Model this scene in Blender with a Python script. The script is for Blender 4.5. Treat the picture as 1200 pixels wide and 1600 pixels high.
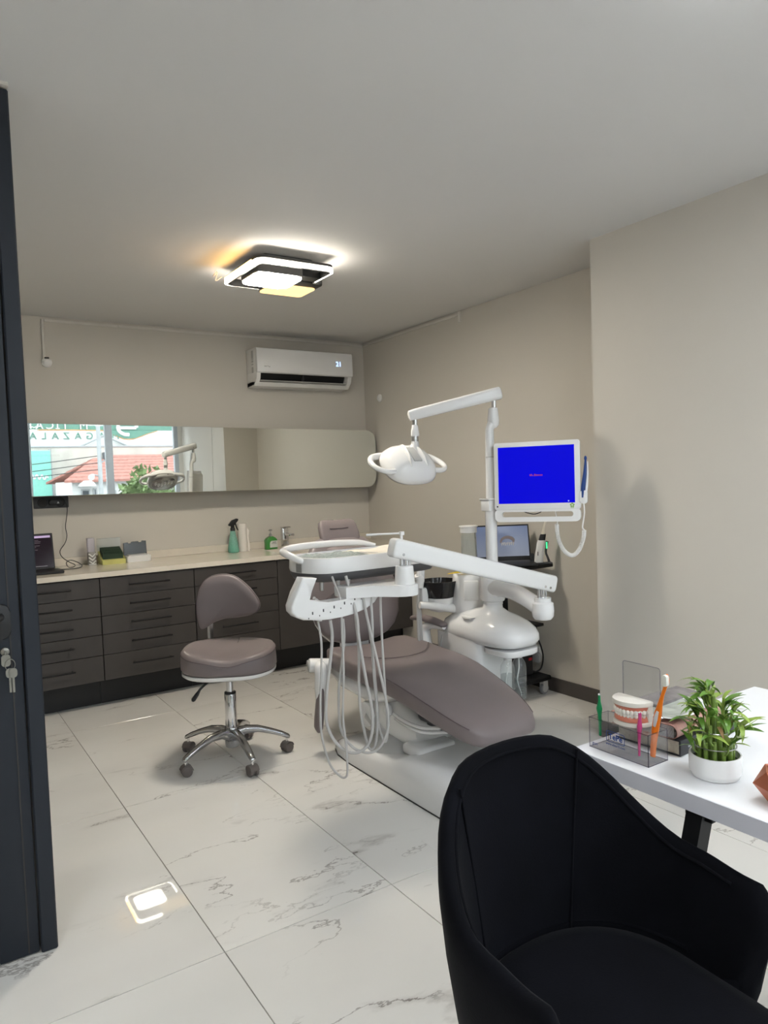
import bpy, bmesh, math, random
from mathutils import Vector, Matrix, Euler
random.seed(7)
for o in list(bpy.data.objects): bpy.data.objects.remove(o)
SC = bpy.context.scene
COL = SC.collection
PI = math.pi

# ------------------------------------------------------------------ camera
YAW, PITCH, ROLL, FPX = 0.5797595, -0.0467132, -0.0364708, 1133.96
fw = Vector((math.sin(YAW)*math.cos(PITCH), math.cos(YAW)*math.cos(PITCH), math.sin(PITCH)))
rt0 = Vector((math.cos(YAW), -math.sin(YAW), 0)); up0 = rt0.cross(fw)
rt = math.cos(ROLL)*rt0 + math.sin(ROLL)*up0; up = -math.sin(ROLL)*rt0 + math.cos(ROLL)*up0
cd = bpy.data.cameras.new('camera'); cam = bpy.data.objects.new('camera', cd); COL.objects.link(cam)
cd.sensor_fit = 'VERTICAL'; cd.sensor_height = 36; cd.sensor_width = 27; cd.lens = FPX/1600*36
cd.clip_start = 0.02; cd.clip_end = 300
cm = Matrix((( rt.x, up.x, -fw.x, 0), (rt.y, up.y, -fw.y, 0), (rt.z, up.z, -fw.z, 1.395), (0, 0, 0, 1)))
cam.matrix_world = cm
SC.camera = cam

# ------------------------------------------------------------------ world, exposure
w = bpy.data.worlds.new('overcast_sky'); SC.world = w; w.use_nodes = True
bgn = w.node_tree.nodes['Background']; bgn.inputs[0].default_value = (0.86, 0.93, 1.0, 1); bgn.inputs[1].default_value = 3.6
SC.view_settings.view_transform = 'Standard'; SC.view_settings.look = 'None'
SC.view_settings.gamma = 1; SC.view_settings.use_curve_mapping = False
SC.view_settings.exposure = 0.42
LAMP_WHITE, LAMP_WARM, LAMP_FRONT = 105.0, 1.5, 27.0       # strength of the ceiling lamps' panels
# window portal so that the sky light finds its way in
pl = bpy.data.lights.new('window_portal', 'AREA'); pl.shape = 'RECTANGLE'; pl.size = 3.4; pl.size_y = 2.4
pl.cycles.is_portal = True
po = bpy.data.objects.new('window_portal', pl); COL.objects.link(po)
po.location = (2.1, -1.45, 1.3); po.rotation_euler = (PI/2, 0, PI)

# ------------------------------------------------------------------ materials
def lnk(nt, a, b): nt.links.new(a, b)
def M(name, col, rough=.5, metal=0.0, spec=.5, var=.06, vscale=6.0, bump=0.0, bscale=80.0, sheen=0.0, coat=0.0, emit=None, estr=0.0, trans=0.0, ior=1.45):
    m = bpy.data.materials.new(name); m.use_nodes = True
    nt = m.node_tree; b = nt.nodes['Principled BSDF']
    b.inputs['Base Color'].default_value = (*col, 1)
    b.inputs['Roughness'].default_value = rough; b.inputs['Metallic'].default_value = metal
    b.inputs['Specular IOR Level'].default_value = spec; b.inputs['IOR'].default_value = ior
    if trans: b.inputs['Transmission Weight'].default_value = trans
    if sheen: b.inputs['Sheen Weight'].default_value = sheen; b.inputs['Sheen Roughness'].default_value = .35
    if coat: b.inputs['Coat Weight'].default_value = coat; b.inputs['Coat Roughness'].default_value = .08
    if emit: b.inputs['Emission Color'].default_value = (*emit, 1); b.inputs['Emission Strength'].default_value = estr
    if var or bump:
        tc = nt.nodes.new('ShaderNodeTexCoord')
    if var:
        n = nt.nodes.new('ShaderNodeTexNoise'); n.inputs['Scale'].default_value = vscale; n.inputs['Detail'].default_value = 3
        lnk(nt, tc.outputs['Object'], n.inputs['Vector'])
        r = nt.nodes.new('ShaderNodeMapRange'); r.inputs['From Min'].default_value = .3; r.inputs['From Max'].default_value = .7
        r.inputs['To Min'].default_value = 1-var; r.inputs['To Max'].default_value = 1+var
        lnk(nt, n.outputs['Fac'], r.inputs['Value'])
        mx = nt.nodes.new('ShaderNodeVectorMath'); mx.operation = 'SCALE'; mx.inputs[0].default_value = col
        lnk(nt, r.outputs['Result'], mx.inputs['Scale']); lnk(nt, mx.outputs['Vector'], b.inputs['Base Color'])
    if bump:
        n2 = nt.nodes.new('ShaderNodeTexNoise'); n2.inputs['Scale'].default_value = bscale; n2.inputs['Detail'].default_value = 4
        lnk(nt, tc.outputs['Object'], n2.inputs['Vector'])
        bp = nt.nodes.new('ShaderNodeBump'); bp.inputs['Strength'].default_value = bump; bp.inputs['Distance'].default_value = .002
        lnk(nt, n2.outputs['Fac'], bp.inputs['Height']); lnk(nt, bp.outputs['Normal'], b.inputs['Normal'])
    return m

def clear(name, tint=(.97, .98, .98), rough=.02, base=.04, haze=0.0):
    # thin clear sheet: transparent body with a Fresnel gloss, optionally a little milky
    m = bpy.data.materials.new(name); m.use_nodes = True; nt = m.node_tree
    for n in list(nt.nodes): nt.nodes.remove(n)
    out = nt.nodes.new('ShaderNodeOutputMaterial'); tr = nt.nodes.new('ShaderNodeBsdfTransparent'); gl = nt.nodes.new('ShaderNodeBsdfGlossy')
    tr.inputs[0].default_value = (*tint, 1); gl.inputs['Roughness'].default_value = rough
    lw = nt.nodes.new('ShaderNodeLayerWeight'); lw.inputs['Blend'].default_value = .5
    pw_ = nt.nodes.new('ShaderNodeMath'); pw_.operation = 'POWER'; pw_.inputs[1].default_value = 4.0; lnk(nt, lw.outputs['Facing'], pw_.inputs[0])
    fr = nt.nodes.new('ShaderNodeMath'); fr.operation = 'MULTIPLY_ADD'; fr.inputs[1].default_value = .8; fr.inputs[2].default_value = base; lnk(nt, pw_.outputs[0], fr.inputs[0])
    mx = nt.nodes.new('ShaderNodeMixShader')
    lnk(nt, fr.outputs[0], mx.inputs[0]); lnk(nt, tr.outputs[0], mx.inputs[1]); lnk(nt, gl.outputs[0], mx.inputs[2])
    last = mx
    if haze:
        df = nt.nodes.new('ShaderNodeBsdfDiffuse'); df.inputs[0].default_value = (*tint, 1)
        nz = nt.nodes.new('ShaderNodeTexNoise'); nz.inputs['Scale'].default_value = 20
        rg = nt.nodes.new('ShaderNodeMapRange'); rg.inputs['To Min'].default_value = haze*.6; rg.inputs['To Max'].default_value = haze*1.4
        lnk(nt, nz.outputs['Fac'], rg.inputs['Value'])
        m2 = nt.nodes.new('ShaderNodeMixShader'); lnk(nt, rg.outputs[0], m2.inputs[0])
        lnk(nt, mx.outputs[0], m2.inputs[1]); lnk(nt, df.outputs[0], m2.inputs[2]); last = m2
    lnk(nt, last.outputs[0], out.inputs[0])
    return m

def marble_tile(name):
    m = bpy.data.materials.new(name); m.use_nodes = True; nt = m.node_tree; b = nt.nodes['Principled BSDF']
    N = nt.nodes.new
    tc = N('ShaderNodeTexCoord'); oi = N('ShaderNodeObjectInfo')
    rv = N('ShaderNodeVectorMath'); rv.operation = 'SCALE'; rv.inputs[0].default_value = (37.0, 61.0, 0)
    lnk(nt, oi.outputs['Random'], rv.inputs['Scale'])
    ad = N('ShaderNodeVectorMath'); ad.operation = 'ADD'; lnk(nt, tc.outputs['Object'], ad.inputs[0]); lnk(nt, rv.outputs[0], ad.inputs[1])
    mp = N('ShaderNodeMapping'); mp.inputs['Rotation'].default_value = (0, 0, .5); mp.inputs['Scale'].default_value = (1.0, 2.6, 1)
    lnk(nt, ad.outputs[0], mp.inputs['Vector'])
    def noise(scale, det, rough, dist):
        n = N('ShaderNodeTexNoise'); n.inputs['Scale'].default_value = scale; n.inputs['Detail'].default_value = det
        n.inputs['Roughness'].default_value = rough; n.inputs['Distortion'].default_value = dist
        lnk(nt, mp.outputs[0], n.inputs['Vector']); return n.outputs['Fac']
    def math_(op, a, bb=None, c=None):
        n = N('ShaderNodeMath'); n.operation = op
        for i, v in enumerate((a, bb, c)):
            if v is None: continue
            if isinstance(v, (int, float)): n.inputs[i].default_value = v
            else: lnk(nt, v, n.inputs[i])
        return n.outputs[0]
    def rng(v, a, bb, c, d):
        n = N('ShaderNodeMapRange'); n.interpolation_type = 'SMOOTHSTEP'
        for i, q in zip((1, 2, 3, 4), (a, bb, c, d)): n.inputs[i].default_value = q
        lnk(nt, v, n.inputs[0]); return n.outputs[0]
    n1 = noise(.50, 9, .60, .1)
    ridge = math_('ABSOLUTE', math_('SUBTRACT', n1, .5))
    thin = rng(ridge, .0006, .0042, 1, 0)
    soft = rng(ridge, 0.0, .030, 1, 0)
    mask = rng(noise(1.3, 2, .5, 0), .44, .58, 0, 1)
    mask2 = rng(noise(2.1, 3, .6, .6), .54, .70, 0, 1)
    v = math_('ADD', math_('MULTIPLY', math_('MULTIPLY', thin, mask), .62), math_('MULTIPLY', math_('MULTIPLY', soft, mask2), .34))
    n2 = noise(.8, 8, .58, .15)
    ridge2 = math_('ABSOLUTE', math_('SUBTRACT', n2, .47))
    thin2 = rng(ridge2, .0004, .0032, 1, 0)
    v = math_('ADD', v, math_('MULTIPLY', math_('MULTIPLY', thin2, mask2), .45))
    cl = rng(noise(.7, 3, .5, 0), .35, .7, 0, .10)
    v = math_('MINIMUM', math_('ADD', v, cl), 1.0)
    mx = N('ShaderNodeMix'); mx.data_type = 'RGBA'
    mx.inputs[6].default_value = (.76, .745, .715, 1); mx.inputs[7].default_value = (.22, .195, .18, 1)
    lnk(nt, v, mx.inputs[0]); lnk(nt, mx.outputs[2], b.inputs['Base Color'])
    b.inputs['Roughness'].default_value = .025; b.inputs['Specular IOR Level'].default_value = .5
    return m

MT = dict(
 wall=M('wall_paint', (.60, .566, .51), .6, var=.015, vscale=1.5, bump=.05, bscale=120),
 ceil=M('ceiling_paint', (.68, .67, .655), .85, var=.01, vscale=1.2),
 grout=M('grout', (.36, .34, .31), .9, bump=.2),
 tile=marble_tile('marble_porcelain'),
 base=M('dark_skirting', (.075, .065, .06), .45),
 drawer=M('dark_taupe_laminate', (.052, .046, .043), .42, var=.05, vscale=20),
 carcass=M('dark_carcass', (.03, .027, .026), .6),
 black=M('black_plastic', (.012, .012, .013), .45),
 blackmat=M('black_matte_metal', (.008, .008, .009), .5, spec=.3),
 top=M('cream_quartz', (.72, .66, .57), .12, var=.03, vscale=12),
 white=M('white_gloss_plastic', (.80, .80, .80), .22, var=.01, coat=.3),
 whitem=M('white_satin_plastic', (.78, .775, .76), .4, var=.015),
 grey=M('light_grey_plastic', (.48, .48, .47), .4),
 dgrey=M('dark_grey_plastic', (.07, .07, .075), .45),
 chrome=M('chrome', (.72, .72, .73), .12, 1.0, var=.02),
 steel=M('brushed_steel', (.50, .50, .50), .28, 1.0, var=.05, vscale=40),
 castal=M('polished_cast_aluminium', (.46, .46, .47), .18, 1.0, var=.06, vscale=15),
 leather=M('mauve_grey_leather', (.19, .158, .160), .42, var=.05, vscale=5, bump=.12, bscale=350, coat=.06),
 stitch=M('seam_thread', (.11, .085, .088), .7),
 mirror=M('mirror_silver', (.84, .87, .84), .01, 1.0, var=0),
 velvet=M('black_velvet', (.0022, .0024, .0042), .95, spec=.15, var=.3, vscale=7, bump=.25, bscale=300, sheen=.035),
 anthr=M('anthracite_aluminium', (.015, .019, .027), .5, spec=.4, var=.04, vscale=10),
 glass=clear('window_glass'),
 frost=clear('door_glass', (.95, .97, .96), .05, haze=.10),
 acryl=clear('clear_acrylic', (.982, .980, .986), .03),
 acryledge=clear('acrylic_edge', (.76, .75, .80), .06),
 pet=clear('clear_bottle_plastic', (.93, .95, .95), .05, haze=.06),
 hose=M('grey_hose_rubber', (.46, .45, .44), .45),
 alum=M('grey_window_frame', (.38, .40, .42), .4),
 desk=M('white_desk_laminate', (.86, .86, .88), .28, var=.01),
 trunk=M('trunking_plastic', (.68, .65, .60), .5),
 desked=M('desk_edge_band', (.62, .62, .68), .4, var=.01),
)

# ------------------------------------------------------------------ object helpers
def top(o):
    while o.parent: o = o.parent
    return o
def tag(o, label=None, cat=None, group=None, kind=None):
    if label: o['label'] = label
    if cat: o['category'] = cat
    if group: o['group'] = group
    if kind: o['kind'] = kind
    return o
def thing(name, loc, label, cat, rz=0.0, group=None):
    o = bpy.data.objects.new(name, None); COL.objects.link(o); o.empty_display_size = .05
    o.location = loc; o.rotation_euler = (0, 0, rz)
    return tag(o, label, cat, group)

class B:
    def __init__(s): s.bm = bmesh.new()
    def _bev(s, verts, bev, seg):
        es = list({e for v in verts for e in v.link_edges})
        bmesh.ops.bevel(s.bm, geom=es, offset=bev, segments=seg, profile=.5, affect='EDGES', clamp_overlap=True)
    def box(s, x0, x1, y0, y1, z0, z1, bev=0, seg=2, M4=None):
        vs = [s.bm.verts.new((x, y, z)) for x in (x0, x1) for y in (y0, y1) for z in (z0, z1)]
        for f in ((0, 1, 3, 2), (4, 6, 7, 5), (0, 4, 5, 1), (2, 3, 7, 6), (0, 2, 6, 4), (1, 5, 7, 3)):
            s.bm.faces.new([vs[i] for i in f])
        if M4 is not None:
            for v in vs: v.co = M4 @ v.co
        if bev: s._bev(vs, bev, seg)
        return s
    def loft(s, secs, cap=True, closed=False):
        rings = [[s.bm.verts.new(p) for p in sec] for sec in secs]
        n = len(rings[0]); m = len(rings)
        for i in range(m if closed else m-1):
            a, b = rings[i], rings[(i+1) % m]
            for j in range(n):
                k = (j+1) % n
                s.bm.faces.new((a[j], a[k], b[k], b[j]))
        if cap and not closed:
            s.bm.faces.new(list(reversed(rings[0]))); s.bm.faces.new(rings[-1])
        return s
    def lathe(s, prof, c=(0, 0, 0), n=28, M4=None, cap=True):
        c = Vector(c); secs = []
        for r, z in prof:
            sec = []
            for k in range(n):
                a = 2*PI*k/n; p = Vector((max(r, 1e-4)*math.cos(a), max(r, 1e-4)*math.sin(a), z))
                if M4 is not None: p = M4 @ p
                sec.append(p + c)
            secs.append(sec)
        return s.loft(secs, cap)
    def cyl(s, p0, p1, r0, r1=None, n=20, bev=0):
        p0, p1 = Vector(p0), Vector(p1); r1 = r0 if r1 is None else r1
        d = p1-p0; L = d.length; q = d.to_track_quat('Z', 'Y').to_matrix()
        if bev: prof = [(r0-bev, 0), (r0-bev*.3, bev*.3), (r0, bev), (r1, L-bev), (r1-bev*.3, L-bev*.3), (r1-bev, L)]
        else: prof = [(r0, 0), (r1, L)]
        return s.lathe(prof, p0, n, q)
    def tube(s, pts, r, n=10, sub=6, closed=False, sx=1.0, sy=1.0, ref=None):
        P = [Vector(p) for p in pts]
        R = list(r) if isinstance(r, (list, tuple)) else [r]*len(P)
        if sub > 1 and len(P) > 2:
            Q = []; RR = []; m = len(P)
            rngi = range(m) if closed else range(m-1)
            for i in rngi:
                p0 = P[(i-1) % m] if closed or i > 0 else P[0]*2-P[1]
                p1, p2 = P[i], P[(i+1) % m]
                p3 = P[(i+2) % m] if closed or i+2 < m else P[-1]*2-P[-2]
                for k in range(sub):
                    t = k/sub
                    Q.append(.5*((2*p1)+(p2-p0)*t+(2*p0-5*p1+4*p2-p3)*t*t+(3*p1-p0-3*p2+p3)*t**3))
                    RR.append(R[i]*(1-t)+R[(i+1) % m]*t)
            if not closed: Q.append(P[-1]); RR.append(R[-1])
            P, R = Q, RR
        m = len(P); secs = []; prev = Vector(ref) if ref else None
        for i in range(m):
            if closed: t = P[(i+1) % m]-P[i-1]
            else: t = P[min(i+1, m-1)]-P[max(i-1, 0)]
            t.normalize()
            if prev is None:
                prev = Vector((0, 0, 1)) if abs(t.z) < .9 else Vector((1, 0, 0))
            u = prev - t*prev.dot(t)
            if u.length < 1e-5: u = t.orthogonal()
            u.normalize(); prev = Vector(ref) if ref else u; v = t.cross(u)
            secs.append([P[i]+R[i]*(u*sx*math.cos(2*PI*k/n)+v*sy*math.sin(2*PI*k/n)) for k in range(n)])
        return s.loft(secs, True, closed)
    def prism(s, poly, h0, h1, M4=None, bev=0, seg=2):
        # poly in (u, v), extruded along w
        a = [s.bm.verts.new((p[0], p[1], h0)) for p in poly]; b = [s.bm.verts.new((p[0], p[1], h1)) for p in poly]
        n = len(poly)
        f0 = s.bm.faces.new(list(reversed(a))); f1 = s.bm.faces.new(b)
        for i in range(n): s.bm.faces.new((a[i], a[(i+1) % n], b[(i+1) % n], b[i]))
        vs = a+b
        if M4 is not None:
            for v in vs: v.co = M4 @ v.co
        if bev:
            es = list(f0.edges)+list(f1.edges)
            bmesh.ops.bevel(s.bm, geom=es, offset=bev, segments=seg, profile=.5, affect='EDGES', clamp_overlap=True)
        return s
    def frame(s, outer, inner, h0, h1, M4=None):
        # plate with a hole: outer and inner loops of the same count
        L = []
        for poly in (outer, inner):
            for h in (h0, h1):
                ring = []
                for p in poly:
                    c = Vector((p[0], p[1], h))
                    ring.append(s.bm.verts.new(M4 @ c if M4 is not None else c))
                L.append(ring)
        o0, o1, i0, i1 = L; n = len(outer)
        for j in range(n):
            k = (j+1) % n
            s.bm.faces.new((o0[j], o0[k], o1[k], o1[j])); s.bm.faces.new((i0[k], i0[j], i1[j], i1[k]))
            s.bm.faces.new((o1[j], o1[k], i1[k], i1[j])); s.bm.faces.new((o0[k], o0[j], i0[j], i0[k]))
        return s
    def ball(s, c, r, nu=20, nv=12, M4=None, p=1.0):
        r = (r, r, r) if isinstance(r, (int, float)) else r
        def sp(x): return math.copysign(abs(x)**p, x)
        secs = []
        for j in range(nv+1):
            t = -PI/2+PI*j/nv; ct = max(math.cos(t), 1e-3)
            sec = []
            for k in range(nu):
                a = 2*PI*k/nu
                q = Vector((r[0]*sp(math.cos(a))*ct**p, r[1]*sp(math.sin(a))*ct**p, r[2]*sp(math.sin(t))))
                if M4 is not None: q = M4 @ q
                sec.append(q+Vector(c))
            secs.append(sec)
        return s.loft(secs)
    def sheet(s, grid):
        rows = [[s.bm.verts.new(p) for p in r] for r in grid]
        for i in range(len(rows)-1):
            for j in range(len(rows[0])-1):
                s.bm.faces.new((rows[i][j], rows[i][j+1], rows[i+1][j+1], rows[i+1][j]))
        return s
    def mesh(s, name, mat, angle=35):
        bmesh.ops.remove_doubles(s.bm, verts=s.bm.verts, dist=1e-6)
        bmesh.ops.recalc_face_normals(s.bm, faces=s.bm.faces)
        me = bpy.data.meshes.new(name); s.bm.to_mesh(me); s.bm.free()
        me.materials.append(mat)
        if angle:
            me.shade_smooth(); me.set_sharp_from_angle(angle=math.radians(angle))
        return me
    def add(s, name, mat, parent=None, world=True, angle=35, loc=None, **tags):
        if isinstance(mat, str): mat = MT[mat]
        me = s.mesh(name, mat, angle)
        o = bpy.data.objects.new(name, me); COL.objects.link(o)
        if parent is not None:
            o.parent = parent
            if world:
                me.transform(Matrix.Translation(-top(parent).location))
        else:
            if loc is None:
                xs = [v.co for v in me.vertices]
                loc = Vector((sum(v.x for v in xs)/len(xs), sum(v.y for v in xs)/len(xs), min(v.z for v in xs)))
            loc = Vector(loc)
            if world: me.transform(Matrix.Translation(-loc))
            o.location = loc
        if tags: tag(o, **tags)
        return o

def rr(x0, x1, y0, y1, r, n=5):
    out = []
    for cx, cy, a0 in ((x1-r, y1-r, 0), (x0+r, y1-r, PI/2), (x0+r, y0+r, PI), (x1-r, y0+r, 1.5*PI)):
        for k in range(n+1):
            a = a0+PI/2*k/n; out.append((cx+r*math.cos(a), cy+r*math.sin(a)))
    return out
def se(a, b, p=3.0, n=32):
    out = []
    for k in range(n):
        t = 2*PI*k/n; c, s_ = math.cos(t), math.sin(t)
        out.append((a*math.copysign(abs(c)**(2/p), c), b*math.copysign(abs(s_)**(2/p), s_)))
    return out
def basis(o, x, y, z):
    x, y, z, o = Vector(x), Vector(y), Vector(z), Vector(o)
    return Matrix(((x.x, y.x, z.x, o.x), (x.y, y.y, z.y, o.y), (x.z, y.z, z.z, o.z), (0, 0, 0, 1)))
def text(name, s_, size, mat, parent, M4, world=True, ext=.0006, align='CENTER', bold=0.0, **tags):
    cu = bpy.data.curves.new(name, 'FONT'); cu.body = s_; cu.size = size; cu.extrude = ext; cu.align_x = align; cu.align_y = 'CENTER'
    cu.resolution_u = 3; cu.offset = bold
    t = bpy.data.objects.new('tmp_text', cu); COL.objects.link(t)
    dg = bpy.context.evaluated_depsgraph_get(); me = bpy.data.meshes.new_from_object(t.evaluated_get(dg))
    bpy.data.objects.remove(t); bpy.data.curves.remove(cu)
    me.name = name; me.transform(M4)
    me.materials.clear(); me.materials.append(MT[mat] if isinstance(mat, str) else mat)
    o = bpy.data.objects.new(name, me); COL.objects.link(o); o.parent = parent
    if parent is not None and world: me.transform(Matrix.Translation(-top(parent).location))
    if tags: tag(o, **tags)
    return o
def dup(o, parent=None):
    c = o.copy(); COL.objects.link(c)
    if parent is not None: c.parent = parent
    for ch in list(o.children): dup(ch, c)
    return c
# ================================================================== THE ROOM
ZC = 2.57; YB = 5.40; XR = 3.378
def struct(b, name, mat, **k): return tag(b.add(name, mat, **k), kind='structure')
fl = struct(B().box(-1.6, 3.95, -1.5, YB, -.06, -.004), 'floor', 'grout', angle=0, loc=(0, 0, 0))
X0, Y0, GAP = .7152, 2.046, .0015
tile_mesh = None
for i in range(-5, 7):
    for j in range(-4, 4):
        x0, x1 = X0+.6*i, X0+.6*(i+1); y0, y1 = Y0+1.2*j, Y0+1.2*(j+1)
        cx0, cx1, cy0, cy1 = max(x0, -1.6), min(x1, 3.95), max(y0, -1.5), min(y1, YB)
        if cx1-cx0 < .02 or cy1-cy0 < .02: continue
        full = (cx0 == x0 and cx1 == x1 and cy0 == y0 and cy1 == y1)
        lx, ly = (cx0+cx1)/2, (cy0+cy1)/2
        if full and tile_mesh: me = tile_mesh
        else:
            hx, hy = (cx1-cx0)/2-GAP, (cy1-cy0)/2-GAP
            me = B().box(-hx, hx, -hy, hy, -.004, 0, .0006, 1).mesh('tile', MT['tile'], 0)
            if full: tile_mesh = me
        o = bpy.data.objects.new('tile', me); COL.objects.link(o); o.parent = fl; o.location = (lx, ly, 0)
B().box(1.575, 1.732, 1.95, 2.2275, -.0035, .0012, .0005, 1).add('tile_inlay', 'tile', fl, angle=0)
struct(B().box(-1.6, 3.95, -1.5, YB, ZC, ZC+.08), 'ceiling', 'ceil', angle=0)
struct(B().box(-1.7, 3.6, YB, YB+.1, 0, ZC), 'wall_back', 'wall', angle=0)
struct(B().box(XR, XR+.2, 2.545, YB, 0, ZC), 'wall_right', 'wall', angle=0)
struct(B().box(2.98, 3.95, 1.45, 2.545, 0, ZC), 'wall_right_near', 'wall', angle=0)
struct(B().box(3.85, 3.95, -1.5, 1.45, 0, ZC), 'wall_right_front', 'wall', angle=0)
struct(B().box(-1.7, -1.6, -1.5, YB, 0, ZC), 'wall_left', 'wall', angle=0)
wf = B(); wf.box(-1.7, .35, -1.6, -1.5, 0, ZC); wf.box(3.78, 3.95, -1.6, -1.5, 0, ZC); wf.box(.35, 3.78, -1.6, -1.5, 0, .12); wf.box(.35, 3.78, -1.6, -1.5, 2.5, ZC)
struct(wf, 'wall_front', 'wall', angle=0)
bb = B(); bb.box(XR-.012, XR, 2.546, 4.82, 0, .088, .001, 1); struct(bb, 'baseboard_right', 'base', angle=0)
bb = B(); bb.box(2.968, 2.98, 1.45, 2.545, 0, .088, .001, 1); struct(bb, 'baseboard_right_near', 'base', angle=0)
bb = B(); bb.box(2.98, XR-.013, 2.546, 2.558, 0, .088, .001, 1); struct(bb, 'baseboard_right_return', 'base', angle=0)

bb = B(); bb.box(-1.6, .365, YB-.012, YB, 0, .088, .001, 1); struct(bb, 'baseboard_back', 'base', angle=0)
# shop window behind the camera (seen in the mirror)
wn = thing('window_1', (2.06, -1.55, .12), 'wide grey framed shop window with tall panes, seen in the mirror', 'window'); tag(wn, kind='structure')
f = B(); f.box(.35, 3.78, -1.58, -1.5, .12, .19, .004, 1); f.box(.35, 3.78, -1.58, -1.5, 2.43, 2.5, .004, 1)
f.add('window_frame', 'alum', wn)
edges = [.35, 1.515, 2.685, 3.78]
for k, x in enumerate(edges):
    hw = .055 if 0 < k < 3 else .035; xx = min(max(x, .385), 3.745)
    B().box(xx-hw, xx+hw, -1.575, -1.495, .19, 2.43, .006, 1).add('mullion', 'alum', wn)
for k in range(3):
    B().box(edges[k]+.05, edges[k+1]-.05, -1.545, -1.535, .185, 2.435).add('pane', 'glass', wn, angle=0)

# glazed partition with door leaf, far left foreground
pt = thing('door_1', (-.2, 2.39, 0), 'anthracite aluminium glazed door at the left edge, keys hanging in its lock', 'door'); tag(pt, kind='structure')
f = B(); f.box(.262, .308, 2.37, 2.43, 0, 2.555, .004, 1); f.box(-.68, -.62, 2.37, 2.43, 0, 2.555, .004, 1); f.box(-.618, .260, 2.37, 2.43, 2.5, 2.555, .004, 1)
f.add('door_frame', 'anthr', pt)
f = B(); f.box(.150, .258, 2.378, 2.432, .004, 2.495, .005, 2); f.box(-.615, -.505, 2.378, 2.432, .004, 2.495, .005, 2)
f.box(-.505, .150, 2.378, 2.432, .004, .085, .005, 2); f.box(-.505, .150, 2.378, 2.432, 2.39, 2.495, .005, 2)
leaf = f.add('door_leaf', 'anthr', pt)
f = B(); f.box(.143, .151, 2.374, 2.380, .085, 2.39, .002, 1); f.box(-.505, .150, 2.374, 2.380, .080, .088, .002, 1); f.add('glazing_bead', 'anthr', leaf)
f = B(); f.box(.227, .231, 2.3765, 2.379, .01, 2.49); f.add('profile_groove', 'carcass', leaf, angle=0)
B().box(-.50, .146, 2.40, 2.41, .09, 2.385).add('glass_pane', 'frost', leaf, angle=0)
hd = B(); hd.prism(rr(.176, .232, .965, 1.070, .026), 0, .016, basis((0, 2.378, 0), (1, 0, 0), (0, 0, 1), (0, -1, 0)), .004)
h = hd.add('handle_plate', 'black', leaf, label='black oval door handle rosette')
B().tube([(.204, 2.365, 1.035), (.202, 2.335, 1.035), (.18, 2.322, 1.035), (.08, 2.322, 1.035)], .010, 12).add('lever', 'black', leaf)
KEYM = M('worn_nickel', (.26, .25, .22), .35, .9, var=.1, vscale=60)
lk = B(); lk.cyl((.212, 2.378, .930), (.212, 2.362, .930), .012, n=20, bev=.002); lk.add('lock_cylinder', KEYM, leaf)
ky = B(); ky.prism(rr(.200, .224, .888, .923, .009), -.001, .001, basis((0, 2.355, 0), (1, 0, 0), (0, 0, 1), (0, -1, 0)), 0); ky.box(.209, .215, 2.354, 2.374, .921, .933, .001, 1)
ky.add('inserted_key', KEYM, leaf)
ring = thing('key_ring', (.22, 2.352, .82), 'steel ring with two keys hanging from the lock of the anthracite door', 'keys')
B().tube([(.222+.013*math.cos(a), 2.352, .892+.017*math.sin(a)) for a in [2*PI*k/14 for k in range(14)]], .0012, 6, 2, closed=True).add('ring', KEYM, ring)
for k, dx in enumerate((-.003, .005)):
    ky = B(); ky.prism(rr(.212+dx, .234+dx, .855, .883, .010), -.001, .001, basis((0, 2.349-.004*k, 0), (1, 0, 0), (0, 0, 1), (0, -1, 0)))
    ky.box(.2195+dx, .226+dx, 2.348-.004*k, 2.350-.004*k, .812, .857, .0005, 1); ky.add('key', KEYM, ring)
# fixed glazing that carries the partition on to the left wall
pw = thing('window_2', (-1.1, 2.39, 0), 'fixed glazed screen beside the anthracite door', 'partition'); tag(pw, kind='structure')
f = B(); f.box(-1.6, -.68, 2.37, 2.43, 0, .08, .004, 1); f.box(-1.6, -.68, 2.37, 2.43, 2.49, 2.56, .004, 1); f.box(-1.6, -1.53, 2.37, 2.43, .08, 2.49, .004, 1)
f.add('window_frame', 'anthr', pw); B().box(-1.53, -.68, 2.40, 2.41, .08, 2.49).add('pane', 'frost', pw, angle=0)
struct(B().box(-1.6, .308, 2.36, 2.44, 2.56, ZC), 'trim_1', 'wall', angle=0)

# cable trunking and wall fittings
ct = thing('cable_trunking', (2.1, 5.39, 2.54), 'thin cable trunking under the ceiling along the back wall, dropping to a round cap', 'trunking')
f = B(); f.box(.838, 1.32, 5.388, YB, 2.537, 2.553, .002, 1); f.box(1.324, XR-.012, 5.388, YB, 2.537, 2.553, .002, 1); f.add('back_run', 'trunk', ct)
ct2 = thing('cable_trunking', (3.372, 4.73, 2.49), 'thin trunking under the ceiling along the right wall with a short drop at its end', 'trunking')
f = B(); f.box(XR-.012, XR, 4.09, YB-.014, 2.537, 2.553, .002, 1); f.add('side_run', 'trunk', ct2)
f = B(); f.box(XR-.012, XR, 4.06, 4.085, 2.49, 2.566, .002, 1); f.add('end_drop', 'trunk', ct2)
f = B(); f.box(.818, .834, 5.386, YB, 2.285, 2.553, .002, 1); f.add('drop', 'trunk', ct)
c1 = thing('blanking_cover', (.835, 5.40, 2.24), 'round white cable outlet cap high on the back wall near the door', 'wall cap')
B().lathe([(.034, 0), (.033, .010), (.026, .018), (.012, .022)], (.842, 5.40, 2.262), 24, Matrix.Rotation(PI/2, 3, 'X')).add('cover', 'whitem', c1)
B().box(.826, .856, 5.376, 5.392, 2.286, 2.296, .003, 1).add('opening', 'black', c1)
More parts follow.
